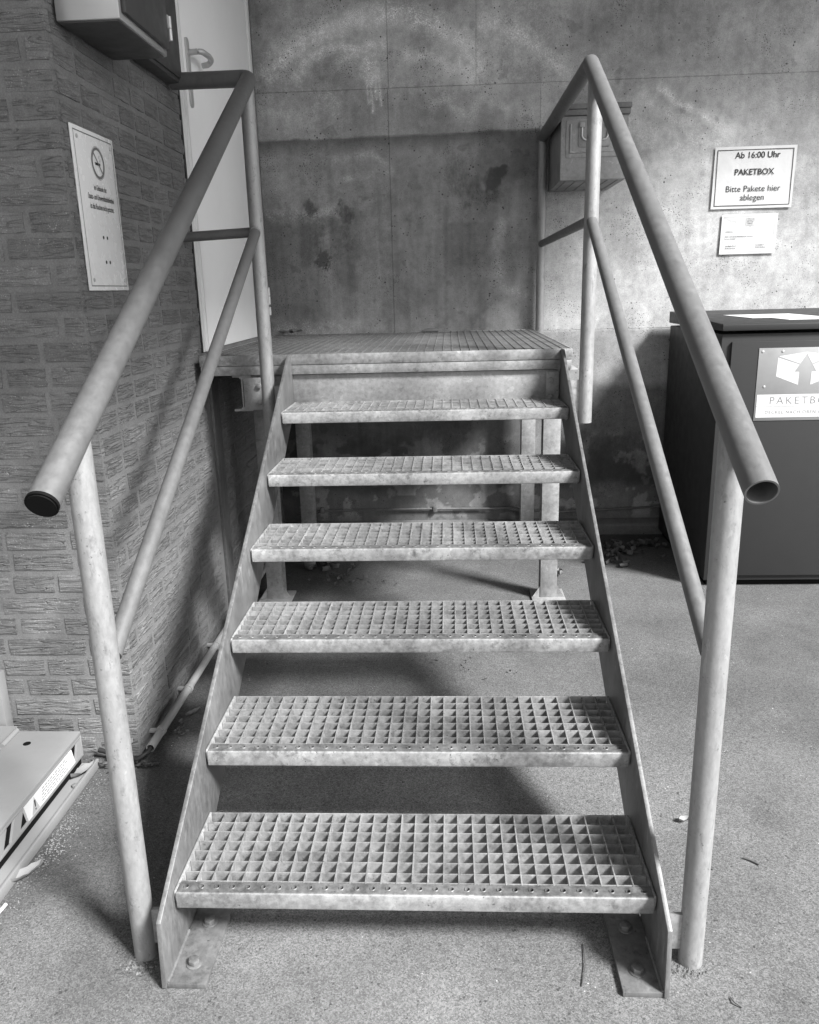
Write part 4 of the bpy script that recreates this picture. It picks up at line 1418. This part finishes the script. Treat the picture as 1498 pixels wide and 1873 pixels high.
for k, (L, W, cu_, loc, rz, m_, lb_) in enumerate(leaves):
    o = link('leaf', leaf_mesh(L, W, cu_, k, MAT[m_]))
    o.location = loc
    o.rotation_euler = (random.uniform(-.15, .15), random.uniform(-.15, .15), rz)
    tag(o, lb_, 'leaf', 'single dry leaves on the ground')
def litter(name, spots, label, mat):
    """heap of small broken leaves, one object"""
    mb = MB()
    for (cx, cy_, rx, ry, n, s) in spots:
        for k in range(n):
            a, q = random.uniform(0, 6.28), abs(random.gauss(0, 0.5))
            me = leaf_mesh(random.uniform(0.5, 1.2) * s, random.uniform(0.25, 0.6) * s, random.uniform(0.2, 1.2), random.random(), MAT[mat])
            T = Matrix.Translation((cx + rx * q * math.cos(a), cy_ + ry * q * math.sin(a), GZ + 0.003 + random.uniform(0, 0.012))) @ Matrix.Rotation(random.uniform(0, 6.28), 4, 'Z') @ Matrix.Rotation(random.uniform(-.6, .6), 4, 'X')
            mb.poly([T @ v.co for v in me.vertices], [tuple(p.vertices) for p in me.polygons])
            bpy.data.meshes.remove(me)
    o = mb.build(name, MAT[mat], None, smooth=60)
    return tag(o, label, 'leaves', None, 'stuff')
litter('leaf_litter', [(-0.56, 2.52, 0.16, 0.16, 26, 0.05), (-0.46, 2.32, 0.22, 0.12, 22, 0.025), (-0.40, 2.25, 0.3, 0.1, 25, 0.014)], 'heap of dark dry leaves under the platform by the left legs', 'leaf_dark')
litter('leaf_litter', [(0.98, 2.72, 0.22, 0.20, 40, 0.05), (1.12, 2.82, 0.18, 0.10, 26, 0.05), (0.92, 2.55, 0.14, 0.12, 14, 0.045)], 'heap of dark dry leaves on the asphalt between the stair and the parcel box', 'leaf_dark')
litter('leaf_litter', [(-0.84, 0.70, 0.08, 0.03, 14, 0.02), (-0.93, 0.69, 0.10, 0.03, 10, 0.022), (-0.80, 0.90, 0.04, 0.2, 10, 0.02)], 'scraps of dry leaf in the angle at the brick corner', 'leaf_dark')
litter('leaf_litter', [(-0.80, 3.0, 0.1, 0.1, 14, 0.05), (-0.55, 1.5, 0.2, 0.2, 6, 0.014), (-0.2, 1.40, 0.5, 0.2, 12, 0.014), (0.2, 1.3, 0.4, 0.2, 8, 0.012), (0.35, 2.7, 0.3, 0.2, 10, 0.02)], 'few scattered crumbs of leaf on the asphalt below the treads', 'leaf_dark')
# leaf scraps lying on the platform against the wall
mbp = MB()
for k in range(9):
    me = leaf_mesh(random.uniform(0.02, 0.045), random.uniform(0.01, 0.02), 0.6, 50 + k, MAT['leaf_dark'])
    T = Matrix.Translation((-0.80 + random.uniform(-.03, .12), 3.03 + random.uniform(-.03, .03), ZP + 0.004 + random.uniform(0, .02))) @ Matrix.Rotation(random.uniform(0, 6.28), 4, 'Z') @ Matrix.Rotation(random.uniform(-.7, .7), 4, 'X')
    mbp.poly([T @ v.co for v in me.vertices], [tuple(p.vertices) for p in me.polygons])
tag(mbp.build('leaf_litter', MAT['leaf_dark'], None, smooth=60), 'dark leaf scraps on the platform in the corner by the door', 'leaves', None, 'stuff')
tag(MB().prism([(-0.055, ZP + 0.0015), (0.035, ZP + 0.0015), (0.035, ZP + 0.016), (-0.02, ZP + 0.018), (-0.055, ZP + 0.008)], 'y', 3.045, 3.082).build('wood_offcut', MAT['leaf'], None, 0.001), 'small flat wood offcut on the platform against the concrete wall', 'offcut')
# grit: countless pale crumbs, thickest along the lift flange and round the post feet
def grit(spots, label):
    mb = MB()
    for (cx, cy_, rx, ry, n, s) in spots:
        for k in range(n):
            x_, y_ = cx + random.gauss(0, rx), cy_ + random.gauss(0, ry)
            if x_ < -0.978 and y_ < 0.72:
                x_ = -0.978 + abs(x_ + 0.978) * 0.7
            r = s * random.uniform(0.35, 1.2)
            a = random.uniform(0, 6.28)
            c, d = math.cos(a) * r, math.sin(a) * r
            h = r * random.uniform(0.5, 1.1)
            z = GZ + 0.0005
            mb.poly([(x_ + c, y_ + d, z), (x_ - d, y_ + c, z), (x_ - c * .8, y_ - d * .8, z), (x_ + d, y_ - c * .7, z), (x_ + .2 * c, y_ - .3 * d, z + h)], [(0, 1, 4), (1, 2, 4), (2, 3, 4), (3, 0, 4)])
    return tag(mb.build('grit', MAT['grit'], None), label, 'grit', None, 'stuff')
grit([(-0.955, 0.40, 0.022, 0.12, 420, 0.0026), (-0.93, 0.30, 0.05, 0.22, 240, 0.0021), (-0.85, 0.1, 0.12, 0.3, 160, 0.002)], 'pale crumbly grit strewn along the lift base flange')
grit([(-0.585, -0.02, 0.02, 0.012, 60, 0.004), (0.575, -0.015, 0.018, 0.01, 50, 0.004)], 'crumbs of grit round the feet of the front handrail posts')
grit([(0.2, 0.6, 0.7, 0.9, 260, 0.0022), (1.3, 0.9, 0.5, 0.8, 200, 0.0022)], 'scattered small pale chips of stone on the asphalt')
# cigarette end and twigs
bt = MB().tube([(-0.968, 0.098, 0.004), (-0.9635, 0.136, 0.004)], 0.0042, 12)
tag(bt.build('cigarette_end', MAT['paper'], None, smooth=40), 'white cigarette end lying by the lift base flange', 'cigarette end')
def twig(pts, r, label, mat='leaf_dark'):
    tag(MB().tube(pts, r, 6).build('twig', MAT[mat], None, smooth=60), label, 'twig', 'twigs on the asphalt')
g = GZ + 0.003
twig([(-0.615, 0.40, g), (-0.60, 0.44, g + .004), (-0.575, 0.48, g + .002), (-0.548, 0.50, g)], 0.0016, 'thin bent twig on the dark asphalt between left post and stringer', 'leaf')
twig([(0.345, -0.06, g), (0.36, -0.01, g + .002), (0.365, 0.05, g)], 0.0012, 'thin dark twig on the asphalt beside the right foot plate')
twig([(0.80, 0.33, g), (0.815, 0.32, g), (0.83, 0.305, g)], 0.0022, 'short thick dark twig on the sunlit asphalt right of the right post')
twig([(0.69, 0.30, g), (0.70, 0.292, g), (0.715, 0.287, g)], 0.0013, 'thin curled twig between the right stringer and the right post')
twig([(0.635, -0.08, g), (0.638, -0.095, g + .003), (0.650, -0.103, g)], 0.0016, 'tiny curved twig in front of the right post foot', 'leaf')
